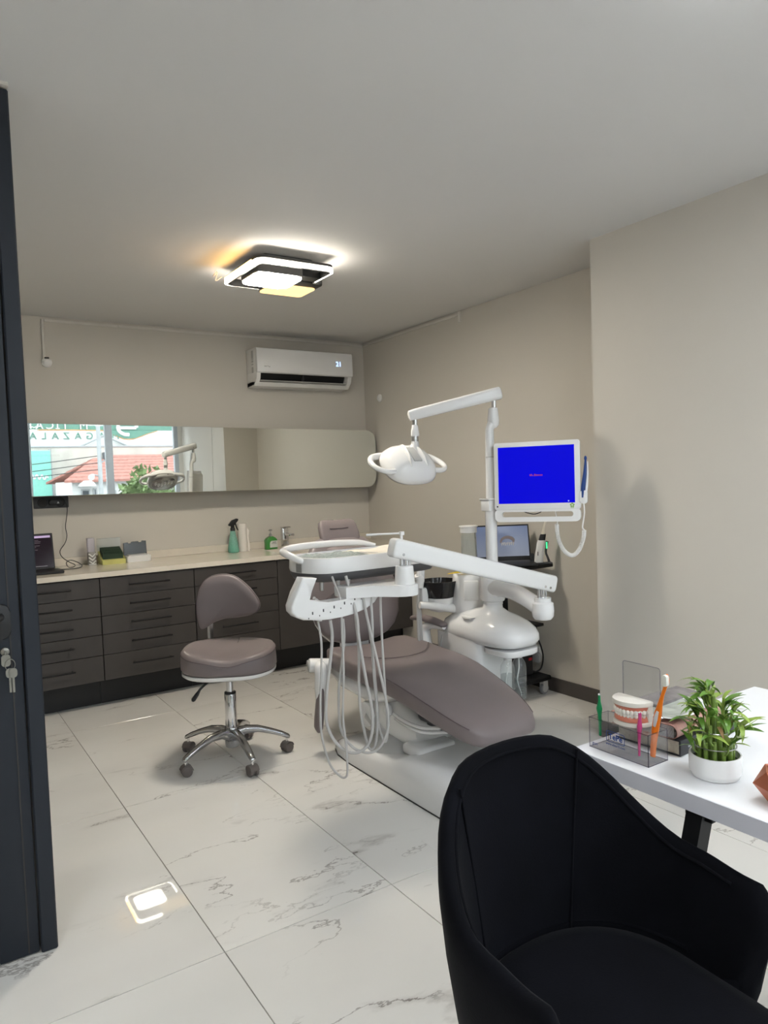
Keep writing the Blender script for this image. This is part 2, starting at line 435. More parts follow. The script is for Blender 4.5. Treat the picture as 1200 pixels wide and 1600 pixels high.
B().lathe([(.032, 0), (.031, .010), (.024, .018), (.008, .022)], (XR, 5.154, 2.07), 24, Matrix.Rotation(-PI/2, 3, 'Y')).add('blanking_cover', 'whitem', label='round white blanking cap on the right wall beside the air conditioner', cat='wall cap')

# wall sockets
def socket(name, x0, x1, z0, z1, n, label, back=True):
    if back: Mx = basis((0, YB, 0), (1, 0, 0), (0, 0, 1), (0, -1, 0)); loc = ((x0+x1)/2, YB, z0)
    else: Mx = basis((XR, 0, 0), (0, -1, 0), (0, 0, 1), (-1, 0, 0)); loc = (XR, -(x0+x1)/2, z0)
    s = thing(name, loc, label, 'socket')
    B().prism(rr(x0, x1, z0, z1, .006), 0, .009, Mx, .002).add('cover_plate', 'dgrey', s)
    for k in range(n):
        cx = x0+(x1-x0)*(k+.5)/n; cz = (z0+z1)/2; r = min((x1-x0)/n, z1-z0)*.33
        B().prism([(cx+r*1.25*math.cos(a), cz+r*1.25*math.sin(a)) for a in [2*PI*q/20 for q in range(20)]], .009, .0105, Mx).add('socket_insert', 'black', s)
        f = B(); f.prism([(cx+r*math.cos(a), cz+r*math.sin(a)) for a in [2*PI*q/20 for q in range(20)]], .0105, .0112, Mx); f.add('socket_face', 'carcass', s)
    return s
socket('wall_socket', .708, .928, 1.272, 1.352, 2, 'dark grey double wall socket under the mirror at the left')
socket('wall_socket', -3.985, -3.88, .415, .487, 1, 'small dark wall socket on the right wall behind the treatment unit', False)
pg = thing('charger_plug', (.845, 5.36, 1.30), 'black laptop charger plug in the wall socket under the mirror', 'plug')
B().prism(rr(.80, .885, 1.292, 1.332, .012), 0, .045, basis((0, 5.388, 0), (1, 0, 0), (0, 0, 1), (0, -1, 0)), .006).add('body', 'black', pg)
B().prism([(.846, 1.304), (.862, 1.304), (.854, 1.318)], .045, .0456, basis((0, 5.388, 0), (1, 0, 0), (0, 0, 1), (0, -1, 0))).add('mark', 'whitem', pg)
cb = B(); cb.tube([(.885, 5.36, 1.31), (.905, 5.355, 1.30), (.912, 5.36, 1.26), (.905, 5.365, 1.20), (.895, 5.365, 1.14), (.90, 5.36, 1.08), (.885, 5.355, 1.03), (.85, 5.35, .98), (.855, 5.32, .94), (.89, 5.27, .905), (.915, 5.22, .89), (.905, 5.18, .88), (.875, 5.2, .876), (.87, 5.26, .90), (.90, 5.29, .915), (.94, 5.25, .90), (.955, 5.19, .880), (.92, 5.12, .875), (.87, 5.11, .8745), (.82, 5.12, .8745), (.79, 5.125, .878)], .0026, 6, 5)
cb.add('charger_cable', 'black', label='thin black charger cable hanging from the socket and coiled behind the laptop', cat='cable')

# ================================================================== CEILING LAMPS
def emis(name, col, s): return M(name, (.06, .06, .06), .5, spec=.2, var=0, emit=col, estr=s)
EW = emis('lamp_white_led', (1, .92, .79), LAMP_WHITE); EY = emis('lamp_warm_led', (1, .66, .26), LAMP_WARM); EYR = emis('lamp_warm_edge', (1, .55, .15), LAMP_WARM*11)
ER = emis('lamp_ring_led', (1, .92, .79), LAMP_WHITE*.28)
EC = emis('lamp_daylight_led', (.91, .965, 1.0), LAMP_FRONT)
LB = M('lamp_black_frame', (.02, .02, .02), .4); LG = M('lamp_grey_housing', (.16, .155, .15), .4)
def ceiling_lamp(cx, cy, label, cool=False):
    W, Y, YE = (EC, EC, EC) if cool else (EW, EY, EYR)
    L = thing('ceiling_lamp', (cx, cy, ZC), label, 'lamp', group='square ceiling lamps')
    def p(b, n, m, par=L): return b.add(n, m, par, world=False)
    # square lit ring with a black inner lip; its left side glows warm
    p(B().frame(rr(-.226, .216, -.256, .242, .052), rr(-.212, .202, -.241, .228, .036), -.082, -.064), 'light_ring', W if cool else ER)
    p(B().frame(rr(-.2115, .2015, -.2405, .2275, .036), rr(-.202, .192, -.231, .218, .028), -.086, -.048), 'ring_inner', LB)
    p(B().frame(rr(-.224, .214, -.254, .240, .050), rr(-.205, .195, -.234, .220, .030), -.060, -.048), 'ring_back', LB)
    bw = B(); bw.box(-.228, -.2125, -.17, .20, -.084, -.052, .006, 2); p(bw, 'warm_light_band', YE)
    p(B().box(-.14, .14, -.14, .14, -.05, 0, .01, 2), 'canopy_plate', LG)
    p(B().box(.06, .198, -.12, -.04, -.088, -.05, .004, 2), 'cross_arm', LB)
    a = p(B().prism(rr(-.185, .088, -.150, .105, .045), -.100, -.05, None, .01), 'white_panel_housing', LG)
    p(B().prism(rr(-.178, .081, -.143, .098, .042), -.108, -.100, None, .003), 'white_diffuser', W, a)
    a = p(B().prism(rr(-.01, .268, -.02, .268, .025), -.090, -.05, None, .006), 'warm_panel_housing', LB)
    p(B().prism(rr(-.002, .260, .060, .260, .02), -.097, -.090, None, .002), 'warm_diffuser', Y, a)
    w_ = B(); w_.tube([(-.24, .20, -.05), (-.27, .22, -.07), (-.265, .20, -.03), (-.285, .215, -.05), (-.26, .23, -.012)], .003, 6, 4); p(w_, 'loose_wire', 'whitem')
    return L
ceiling_lamp(1.735, 3.605, 'square ceiling lamp with overlapping white and warm panels over the stool')
ceiling_lamp(1.75, .62, 'square ceiling lamp above the white desk, just outside the view', True)
ceiling_lamp(-.55, .75, 'added square ceiling lamp, unseen, brightening the entrance side left of the camera', True)  # fill lamp added out of view to brighten the entrance side
ceiling_lamp(2.75, -.55, 'added square ceiling lamp, unseen, brightening the room beside the shop window behind the desk', True)  # unseen lamp put in for more light on the window side
ceiling_lamp(.45, -.75, 'added square ceiling lamp, unseen, brightening the left part by the shop window', True)  # another unseen lamp, added to raise the brightness of the front area

# ================================================================== CABINET RUN
def bar_handle(parent, xc, z, L, yf):
    b = B(); b.cyl((xc-L/2, yf-.028, z), (xc+L/2, yf-.028, z), .0055, n=10, bev=.001)
    for s in (-1, 1): b.cyl((xc+s*(L/2-.015), yf, z), (xc+s*(L/2-.015), yf-.028, z), .0045, n=8)
    return b.add('handle', 'blackmat', parent)
ZS = [.180, .343, .473, .590, .711, .832]
xs = [-.235, .371, .977, 1.583, 2.194]
names = ['taupe drawer cabinet hidden behind the door edge', 'leftmost visible taupe five-drawer cabinet, next to the anthracite door', 'taupe five-drawer cabinet between the door and the stool', 'taupe five-drawer cabinet behind the stool backrest']
for u in range(1, 4):
    x0, x1 = xs[u], xs[u+1]
    c = thing('drawer_cabinet', ((x0+x1)/2, 5.1, 0), names[u], 'cabinet', group='drawer cabinets along the back wall')
    B().box(x0+.001, x1-.001, 4.800, 5.38, .18, .838, .001, 1).add('body', 'carcass', c, angle=0)
    B().box(x0+.001, x1-.001, 4.93, 5.30, 0, .18).add('plinth', 'black', c, angle=0)
    for k in range(5):
        d = B().box(x0+.0025, x1-.0025, 4.780, 4.7995, ZS[k]+.002, ZS[k+1]-.002, .0012, 1).add('drawer', 'drawer', c, angle=0)
        bar_handle(d, (x0+x1)/2, ZS[k]+(ZS[k+1]-ZS[k])*.55, .262, 4.780)
for k, (x0, x1) in enumerate(((2.194, 2.786), (2.786, XR-.004))):
    c = thing('door_cabinet', ((x0+x1)/2, 5.1, 0), ('taupe cabinet with a plain door under the sink, left of its twin', 'taupe plain-door cabinet in the corner against the right wall')[k], 'cabinet', group='door cabinets along the back wall')
    B().box(x0+.001, x1-.001, 4.800, 5.38, .18, .66, .001, 1).add('body', 'carcass', c, angle=0)
    B().box(x0+.001, x1-.001, 4.93, 5.30, 0, .18).add('plinth', 'black', c, angle=0)
    d = B().box(x0+.0025, x1-.0025, 4.780, 4.7995, .182, .830, .0012, 1).add('door', 'drawer', c, angle=0)
# worktop with a sink cut-out
wt = thing('worktop', (1.8, 5.1, .84), 'long cream quartz worktop with upstand on the dark cabinets', 'worktop')
f = B(); f.frame([(.371, 4.765), (XR-.002, 4.765), (XR-.002, 5.398), (.371, 5.398)], [(2.28, 4.88), (2.74, 4.88), (2.74, 5.20), (2.28, 5.20)], .838, .870); f.add('slab', 'top', wt, angle=0)
B().box(.371, XR-.002, 5.378, 5.398, .8705, .925, .0015, 1).add('worktop_upstand', 'top', angle=0, label='low cream quartz upstand along the back wall behind the worktop', cat='upstand')
f = B(); f.box(2.26, 2.28, 4.86, 5.22, .68, .838); f.box(2.74, 2.76, 4.86, 5.22, .68, .838); f.box(2.28, 2.74, 4.86, 4.88, .68, .838); f.box(2.28, 2.74, 5.20, 5.22, .68, .838); f.box(2.26, 2.76, 4.86, 5.22, .665, .68)
sk = thing('sink', (2.51, 5.04, .665), 'white undermount sink in the worktop near the tap', 'sink')
f.add('basin', 'whitem', sk, angle=0)
B().lathe([(.022, 0), (.022, .004), (.012, .005)], (2.51, 5.04, .68), 20).add('drain', 'chrome', sk)

# ================================================================== MIRROR CABINET
mc = thing('mirror_cabinet', (.67, 5.30, 1.596), 'long wall mirror cabinet with rounded right end above the worktop', 'mirror')
mc.rotation_euler = (0, math.radians(.72), 0)
hx0, hx1, hz0, hz1 = -.30, 2.675, -.238, .238
def rrR(x0, x1, z0, z1, r, n=8):
    out = [(x0, z1), (x0, z0)]
    for k in range(n+1): a = -PI/2+PI/2*k/n; out.append((x1-r+r*math.cos(a), z0+r+r*math.sin(a)))
    for k in range(n+1): a = PI/2*k/n; out.append((x1-r+r*math.cos(a), z1-r+r*math.sin(a)))
    return out
MX = basis((0, 0, 0), (1, 0, 0), (0, 0, 1), (0, -1, 0))
B().prism(rrR(hx0, hx1-.006, hz0+.004, hz1-.004, .085), -.088, .080, MX, .002).add('body', 'drawer', mc, world=False)
sx = 1.237
B().prism([(hx0, hz1), (hx0, hz0), (sx-.0025, hz0), (sx-.0025, hz1)], .082, .100, MX, .0015, 1).add('mirror_door', 'mirror', mc, world=False, angle=20)
MXR = Matrix.Translation((hx1, 0, 0)) @ Matrix.Rotation(math.radians(-.45), 4, 'Z') @ Matrix.Translation((-hx1, 0, 0)) @ MX
B().prism(rrR(sx+.0025, hx1, hz0, hz1, .09), .082, .100, MXR, .0015, 1).add('mirror_door', 'mirror', mc, world=False, angle=20)

# ================================================================== AIR CONDITIONER
ac = thing('air_conditioner', (2.72, 5.39, 2.14), 'white split air conditioner on the back wall above the mirror, open louvre', 'air conditioner')
MXX = basis((0, 0, 0), (0, 1, 0), (0, 0, 1), (1, 0, 0))     # profile in (y, z), extruded along x
x0, x1 = 2.29, 3.135
f = B(); f.prism([(5.398, 2.435), (5.225, 2.435), (5.205, 2.425), (5.20, 2.40), (5.20, 2.25), (5.398, 2.25)], x0, x1, MXX, .004); f.add('body', 'whitem', ac)
f = B(); f.prism([(5.215, 2.434), (5.193, 2.427), (5.186, 2.41), (5.184, 2.262), (5.188, 2.245), (5.205, 2.238), (5.215, 2.245)], x0-.002, x1+.002, MXX, .003); f.add('front_panel', 'white', ac)
f = B(); f.prism([(5.26, 2.249), (5.398, 2.249), (5.398, 2.17), (5.30, 2.17)], x0+.03, x1-.03, MXX); f.add('outlet', 'black', ac)
f = B()
for x in (x0, x1-.034): f.prism([(5.203, 2.25), (5.215, 2.195), (5.262, 2.150), (5.398, 2.145), (5.398, 2.25)], x, x+.034, MXX, .003)
f.prism([(5.240, 2.168), (5.244, 2.174), (5.31, 2.178), (5.398, 2.178), (5.398, 2.142), (5.265, 2.145)], x0, x1, MXX, .003); f.add('lower_cover', 'whitem', ac)
f = B(); f.prism([(5.222, 2.184), (5.224, 2.188), (5.272, 2.181), (5.272, 2.177)], x0+.035, x1-.035, MXX); f.add('louvre', 'grey', ac)
for k in range(1): x = x0+.42+k*.104; B().prism([(5.245, 2.205), (5.29, 2.186), (5.29, 2.24), (5.25, 2.24)], x, x+.005, MXX).add('vane', 'dgrey', ac)
LED = emis('blue_display', (.35, .55, 1.0), 2.2)
MF = basis((3.005, 5.1835, 2.335), (1, 0, 0), (0, 0, 1), (0, -1, 0))
text('display_digits', '21', .055, LED, ac, MF, ext=.0004)
f = B()
for q, (dx, dz, ln_) in enumerate(((0, 0, .022), (.026, .003, .008), (.036, -.002, .014))): f.box(2.345+dx, 2.345+dx+ln_, 5.1832, 5.1838, 2.283+dz, 2.291+dz)
f.add('maker_mark', 'grey', ac, angle=0)
f = B()
for k, (z0, z1) in enumerate(((2.355, 2.415), (2.345, 2.352), (2.325, 2.340), (2.305, 2.315), (2.245, 2.29))): f.box(2.2885, 2.2905, 5.262, 5.295, z0, z1)
f.add('energy_sticker', 'grey', ac, angle=0)
# ================================================================== DENTAL CHAIR (axis along Y, feet towards the camera)
CX = 2.035
dc = thing('dental_chair', (CX, 2.75, 0), 'mauve-grey leather dental chair with white base in the middle of the room', 'dental chair')
def sec_xz(y, zc, wx, tz, p=3.2, n=36, cx=CX, tilt=0.0):
    out = []
    for a, b in se(wx, tz, p, n): out.append((cx+a, y-b*math.sin(tilt), zc+b*math.cos(tilt)))
    return out
# base skirt
f = B(); prof = [(3.30, .02, .20), (3.26, .05, .255), (3.18, .085, .285), (3.05, .105, .297), (2.85, .115, .298), (2.70, .125, .298), (2.62, .155, .298), (2.45, .16, .298), (2.2, .15, .296), (2.0, .13, .29), (1.9, .105, .28), (1.84, .07, .255), (1.81, .02, .2)]
secs = []
for y, h, wd in prof:
    ring = [(CX-wd, y, 0.004), (CX-wd, y, h*.35), (CX-wd*.985, y, h*.62), (CX-wd*.94, y, h*.86), (CX-wd*.84, y, h*.97), (CX-wd*.4, y, h), (CX+wd*.4, y, h), (CX+wd*.84, y, h*.97), (CX+wd*.94, y, h*.86), (CX+wd*.985, y, h*.62), (CX+wd, y, h*.35), (CX+wd, y, 0.004)]
    secs.append(ring)
f.loft(secs); f.add('base_cover', 'white', dc, angle=50)
f = B(); f.loft([[(CX+(x-CX)*1.0+(-.002 if x < CX else .002), y, z) for x, y, z in ((CX-wd, y, 0), (CX-wd, y, .006), (CX+wd, y, .006), (CX+wd, y, 0))] for y, h, wd in prof]); f.add('base_seal', 'black', dc)
# lift mechanism
f = B(); f.loft([sec_xz(3.12, .20, .17, .10), sec_xz(3.02, .22, .19, .13), sec_xz(2.86, .24, .19, .14), sec_xz(2.74, .23, .18, .10), sec_xz(2.68, .22, .15, .05)]); f.add('lift_housing', 'whitem', dc, angle=60)
f = B(); f.ball((1.86, 2.86, .105), (.085, .13, .075), 24, 14); f.add('pivot_dome', 'grey', dc)
f = B(); f.cyl((1.845, 3.02, .235), (1.825, 3.02, .235), .062, n=32, bev=.006); f.add('pivot_cover', 'white', dc)
f = B(); f.cyl((1.85, 2.84, .30), (1.83, 2.84, .30), .03, n=24, bev=.004); f.add('link_cover', 'white', dc)
f = B(); f.tube([(1.86, 3.02, .23), (1.86, 2.92, .18), (1.87, 2.80, .13)], [.04, .034, .03], 14, 5); f.add('lift_arm', 'grey', dc)
f = B(); f.box(1.84, 2.06, 2.60, 2.74, .122, .175, .02, 3); f.add('base_step', 'white', dc)
# shell below the seat
f = B(); sh = [(3.36, .405, .18, .02), (3.32, .395, .235, .045), (3.2, .37, .25, .065), (3.0, .36, .25, .07), (2.86, .37, .245, .055), (2.74, .395, .23, .025), (2.66, .405, .2, .01)]
f.loft([sec_xz(*s, 2.6) for s in sh]); f.add('seat_shell', 'white', dc, angle=60)
f = B(); f.box(1.92, 2.15, 2.36, 2.74, .27, .30, .012, 2); f.box(1.95, 2.12, 2.50, 2.70, .245, .272, .008, 2); f.add('footrest_bracket', 'dgrey', dc)
for k, (xx, zz) in enumerate(((1.845, .285), (1.855, .262))):
    B().tube([(xx, 2.80, zz+.005), (xx-.01, 2.70, zz), (xx, 2.58, zz), (xx+.05, 2.50, zz+.01), (xx+.1, 2.42, zz+.03)], .008, 8, 5).add('guard_rail', 'white', dc)
# seat and leg cushion
st = [(3.385, .452, .15, .012), (3.375, .453, .20, .03), (3.35, .456, .235, .045), (3.30, .460, .258, .055), (3.2, .460, .270, .060), (3.05, .455, .275, .060), (2.90, .450, .272, .060), (2.80, .446, .266, .060), (2.70, .436, .260, .060), (2.60, .416, .249, .059), (2.48, .388, .236, .058), (2.38, .362, .220, .056), (2.31, .342, .202, .054), (2.26, .328, .182, .050), (2.23, .319, .160, .040), (2.217, .315, .13, .022), (2.213, .314, .09, .008)]
def seat_ring(y, zc, wx, tz):
    ring = []
    for a, b in se(wx, tz, 4.2, 44):
        lift = 0.0
        if b > 0:
            u = abs(a)/wx
            dish = .016*max(0, min(1, (y-2.5)/.4))
            lift = dish*(u**2.2-.5) + (.020*max(0, (y-3.12)/.25)*max(0, u-.2) if y > 3.12 else 0)
        ring.append((CX+a, y, zc+b+lift))
    return ring
f = B(); f.loft([seat_ring(*s) for s in st]); cu = f.add('seat_cushion', 'leather', dc, angle=70)
for s in (-1, 1):
    B().tube([(CX+s*(wx*.965+.002), y, zc+tz*.60) for y, zc, wx, tz in st[2:-3]], .0022, 6, 3).add('seam', 'stitch', cu)
B().tube([(CX-.22, 3.05, .520), (CX-.12, 2.96, .512), (CX, 2.93, .510), (CX+.12, 2.96, .512), (CX+.22, 3.06, .521)], .0022, 6, 5).add('seam', 'stitch', cu)
# backrest
ang = math.radians(20); bo = Vector((CX, 3.40, .500)); bv = Vector((0, math.sin(ang), math.cos(ang))); bn = Vector((0, -math.cos(ang), math.sin(ang)))
def back_ring(v, wx, tn, off=0.0, p=3.0, bow=.05):
    ring = []
    for a, b in se(wx, tn, p, 40):
        c = bo + bv*v + bn*(b+off+bow*(a/.28)**2) + Vector((a, 0, 0)); ring.append(tuple(c))
    return ring
bs = [(.0, .05, .012), (.008, .11, .028), (.03, .175, .042), (.07, .225, .05), (.13, .262, .055), (.21, .280, .055), (.30, .280, .055), (.40, .265, .053), (.48, .235, .050), (.54, .20, .046), (.585, .16, .038), (.60, .12, .02), (.603, .08, .006)]
f = B(); f.loft([back_ring(*s) for s in bs]); bk = f.add('backrest', 'leather', dc, angle=70)
B().tube([tuple(bo+bv*.30+bn*(.056+.05*(a/.28)**2)+Vector((a, 0, 0))+bv*(-.10*(a/.26)**2)) for a in (-.25, -.18, -.09, 0, .09, .18, .25)], .0022, 6, 4).add('seam', 'stitch', bk)
f = B(); f.loft([back_ring(v, wx*.9, .018, -.058, 3.0) for v, wx, t in bs[2:-2]]); f.add('back_shell', 'white', dc, angle=70)
f = B(); f.box(CX-.10, CX+.075, 3.415, 3.455, .33, .60, .012, 3); f.add('back_bracket', 'white', dc)
f = B(); f.box(CX-.10, CX+.10, 3.26, 3.40, .32, .37, .015, 3); f.add('hinge_block', 'dgrey', dc)
# headrest: stem, neck pad and head pad
f = B(); f.box(-.03, .03, -.008, .008, -.12, .1, .004, 2, Matrix.Translation((CX, 3.66, 1.07)) @ Matrix.Rotation(-math.radians(22), 4, 'X')); f.add('headrest_stem', 'chrome', dc)
ho = Vector((CX+.005, 3.585, 1.018)); ha = math.radians(24); hv = Vector((0, math.sin(ha), math.cos(ha))); hn = Vector((0, -math.cos(ha), math.sin(ha)))
def head_ring(v, wx, tn, bow=.03):
    return [tuple(ho+hv*v+hn*(b+bow*(a/.13)**2)+Vector((a, 0, 0))) for a, b in se(wx, tn, 3.2, 36)]
hs = [(-.005, .07, .008), (.002, .105, .022), (.02, .122, .03), (.06, .126, .032), (.11, .122, .032), (.14, .112, .028), (.153, .095, .018), (.157, .07, .006)]
f = B(); f.loft([head_ring(*s) for s in hs]); hp = f.add('headrest', 'leather', dc, angle=70)
B().tube([tuple(ho+hv*.095+hn*(.034+.03*(a/.13)**2)+Vector((a, 0, 0))) for a in (-.06, -.03, 0, .03, .06)], .0022, 6, 4).add('seam', 'stitch', hp)
f = B(); f.loft([[tuple(Vector((CX+.03, 3.52, 1.0))+Vector((a, v, b+.1*v*0))) for a, b in se(wx, tz, 3, 32)] for v, wx, tz in ((-.07, .06, .006), (-.055, .12, .02), (0, .15, .026), (.05, .14, .022), (.07, .08, .006))]); f.add('neck_cushion', 'leather', dc, angle=70)
# left armrest, swung down
f = B(); f.cyl((1.665, 3.30, .452), (1.775, 3.27, .44), .036, n=28, bev=.008); f.tube([(1.715, 3.285, .455), (1.705, 3.245, .44), (1.70, 3.235, .40), (1.70, 3.245, .33), (1.705, 3.255, .27)], [.026, .034, .033, .030, .024], 16, 6); f.add('arm_bracket', 'white', dc)
f = B(); f.cyl((1.6645, 3.3003, .452), (1.660, 3.3015, .452), .027, n=28, bev=.002); f.add('pivot_cap', 'grey', dc)
f = B(); f.tube([(1.695, 3.225, .365), (1.695, 3.235, .33), (1.695, 3.25, .25), (1.695, 3.265, .18), (1.695, 3.275, .13), (1.695, 3.278, .105)], [.012, .026, .032, .034, .032, .012], 18, 5, sx=.62, sy=1.0); f.add('armrest_pad', 'leather', dc)
# right armrest
f = B(); f.tube([(2.30, 3.18, .40), (2.345, 3.20, .43), (2.355, 3.22, .50), (2.355, 3.22, .555), (2.355, 3.17, .582), (2.355, 3.05, .588)], [.03, .034, .032, .028, .022, .014], 16, 6); f.add('arm_bracket', 'white', dc)
f = B(); f.tube([(2.355, 3.345, .588), (2.355, 3.33, .600), (2.355, 3.25, .612), (2.355, 3.15, .610), (2.355, 3.06, .600), (2.355, 3.04, .594)], [.008, .026, .032, .032, .026, .008], 18, 5, sx=.55, sy=1.0); f.add('armrest_pad', 'leather', dc)

# ================================================================== TREATMENT UNIT (column with cuspidor)
du = thing('dental_unit', (2.5, 2.95, 0), 'white dental treatment unit column with curved body beside the chair', 'dental unit')
def rrs(x0, x1, y0, y1, z, p=4.0, n=48):
    cx, cy = (x0+x1)/2, (y0+y1)/2
    return [(cx+a, cy+b, z) for a, b in se((x1-x0)/2, (y1-y0)/2, p, n)]
f = B(); f.loft([rrs(2.37, 2.62, 2.80, 3.15, 0, 6), rrs(2.37, 2.62, 2.80, 3.15, .02, 6), rrs(2.365, 2.625, 2.795, 3.155, .3, 6), rrs(2.362, 2.63, 2.79, 3.16, .56, 6)]); f.add('lower_body', 'white', du, angle=60)
f = B(); f.loft([rrs(2.42, 2.60, 2.66, 3.10, .522, 4), rrs(2.375, 2.648, 2.60, 3.15, .535, 3.4), rrs(2.358, 2.668, 2.578, 3.17, .56, 3), rrs(2.358, 2.668, 2.575, 3.17, .59, 2.8), rrs(2.366, 2.662, 2.59, 3.16, .615, 2.7), rrs(2.385, 2.645, 2.625, 3.12, .642, 2.5), rrs(2.41, 2.615, 2.68, 3.04, .665, 2.4), rrs(2.435, 2.575, 2.73, 2.96, .685, 2.2), rrs(2.450, 2.552, 2.77, 2.88, .705, 2), rrs(2.455, 2.547, 2.774, 2.866, .735, 2)]); f.add('body_cover', 'white', du, angle=70)
f = B(); f.loft([rrs(2.372, 2.40, 2.86, 2.93, .655, 3), rrs(2.375, 2.42, 2.85, 2.94, .662, 3)]); f.add('cover_latch', 'whitem', du)
f = B(); f.loft([rrs(2.40, 2.605, 2.60, 2.79, .490, 4), rrs(2.385, 2.62, 2.595, 2.80, .497, 4), rrs(2.385, 2.62, 2.595, 2.80, .522, 4)]); f.add('bottle_mount', 'white', du, angle=60)
f = B(); f.cyl((2.501, 2.82, .725), (2.501, 2.82, .76), .05, n=28); f.cyl((2.501, 2.82, .74), (2.503, 2.821, .865), .062, n=32, bev=.012); f.add('post_collar', 'white', du)
f = B(); f.tube([(2.503, 2.821, .86), (2.508, 2.826, 1.06), (2.515, 2.832, 1.25)], .030, 20, 2); f.add('lower_pole', 'white', du)
f = B(); f.tube([(2.514, 2.832, 1.245), (2.525, 2.839, 1.50), (2.530, 2.842, 1.62)], .023, 20, 2); f.add('upper_pole', 'white', du)
f = B(); f.cyl((2.5235, 2.838, 1.478), (2.524, 2.8385, 1.484), .0245, n=24); f.add('pole_joint', 'grey', du)
# swing arm to the elbow
f = B(); f.tube([(2.502, 2.83, .80), (2.498, 2.77, .815), (2.485, 2.66, .812), (2.486, 2.56, .785), (2.492, 2.47, .748)], [.058, .055, .046, .043, .044], 24, 7, sx=.9); f.add('swing_arm', 'white', du, angle=70)
f = B(); f.lathe([(.018, .695), (.040, .698), (.050, .712), (.053, .74), (.050, .775), (.040, .782), (.040, .800)], (2.494, 2.461, 0), 32); f.add('elbow_head', 'white', du)
f = B(); f.cyl((2.494, 2.461, .80), (2.494, 2.461, .845), .013); f.cyl((2.472, 2.463, .80), (2.472, 2.463, .845), .008); f.cyl((2.512, 2.459, .80), (2.512, 2.459, .845), .008); f.add('elbow_pins', 'chrome', du)
# cuspidor tower
tw = Vector((2.525, 3.035, 0))
f = B(); f.lathe([(.065, .55), (.070, .60), (.078, .615), (.094, .635), (.096, .640)], tw, 36); f.add('cuspidor_foot', 'white', du, angle=60)
f = B(); f.lathe([(.0955, .640), (.0955, .646)], tw, 36); f.add('foot_gasket', 'dgrey', du)
f = B(); f.lathe([(.0975, .646), (.0985, .70), (.096, .78), (.090, .84), (.088, .858), (.080, .866), (.02, .868)], tw, 36); f.add('cuspidor_tower', 'white', du, angle=60)
f = B(); f.box(-.050, .030, -.008, .012, .73, .835, .006, 2, Matrix.Translation((2.475, 2.945, 0)) @ Matrix.Rotation(-.75, 4, 'Z')); f.add('tower_panel', 'whitem', du)
f = B(); f.lathe([(.028, .845), (.045, .847), (.047, .862), (.044, .885), (.02, .89)], (2.565, 2.955, 0), 28); f.tube([(2.55, 2.99, .87), (2.56, 2.965, .872)], .03, 14, 1); f.add('cup_filler', 'white', du)
f = B(); f.lathe([(.024, .785), (.0255, .786), (.034, .846), (.032, .846), (.0245, .79), (.004, .789)], (2.565, 2.955, 0), 28); f.add('drinking_cup', 'grey', du)
f = B(); f.tube([(2.50, 3.08, .865), (2.49, 3.09, .93), (2.475, 3.09, .965), (2.455, 3.085, .955), (2.45, 3.08, .925)], .011, 12, 6); f.add('flush_spout', 'white', du)
# black bowl on a white holder
f = B(); bc = (2.395, 3.135, 0)
f.lathe([(.02, .728), (.070, .730), (.085, .745), (.099, .800), (.106, .828), (.101, .829), (.093, .800), (.078, .752), (.05, .744), (.005, .743)], bc, 40); f.add('spittoon_bowl', M('glossy_black_glass', (.01, .01, .011), .12), du, angle=50)
f = B(); f.lathe([(.02, .655), (.055, .665), (.075, .70), (.083, .738), (.078, .738), (.06, .72)], bc, 32); f.tube([(2.41, 3.12, .69), (2.47, 3.08, .68)], .03, 14, 1); f.add('bowl_holder', 'whitem', du)
# assistant arm with suction holders
f = B(); f.tube([(2.50, 3.04, .665), (2.40, 3.07, .685), (2.30, 3.10, .705), (2.245, 3.115, .712)], [.026, .024, .020, .018], 14, 4); f.add('assistant_arm', 'whitem', du)
f = B(); f.box(2.268, 2.312, 3.12, 3.17, .70, .80, .01, 2); f.tube([(2.262, 3.14, .80), (2.268, 3.14, .84), (2.255, 3.14, .87)], .024, 12, 4); f.add('suction_holder', 'whitem', du)
for k, (x, y) in enumerate(((2.262, 3.135), (2.288, 3.15))):
    f = B(); f.cyl((x, y, .83-.0*k), (x+.004, y, .905), .016, n=16, bev=.003); f.tube([(x+.004, y, .90), (x+.018, y-.005, .925), (x+.04, y-.01, .945)], [.014, .017, .021], 14, 4); f.add('suction_handle', 'white', du)
    B().tube([(x, y, .83), (x-.008, y+.01, .70), (x-.004, y+.012, .50), (x+.02, y+.01, .35), (x+.06, y-.01, .24), (x+.11, y-.03, .22)], .0085, 8, 5).add('suction_hose', 'hose', du)
f = B(); f.tube([(2.33, 3.13, .10), (2.345, 3.12, .3), (2.352, 3.10, .45), (2.37, 3.08, .55)], .006, 8, 5); f.add('drain_hose', 'hose', du)
for pts in ([(2.20, 2.20, .02), (2.27, 2.14, .014), (2.33, 2.16, .014), (2.36, 2.26, .014), (2.36, 2.45, .014), (2.40, 2.75, .03)], [(2.20, 2.18, .03), (2.28, 2.11, .014), (2.36, 2.14, .014), (2.39, 2.26, .014), (2.385, 2.45, .014), (2.42, 2.76, .03)]):
    B().tube(pts, .008, 8, 6).add('floor_hose', 'hose', du)

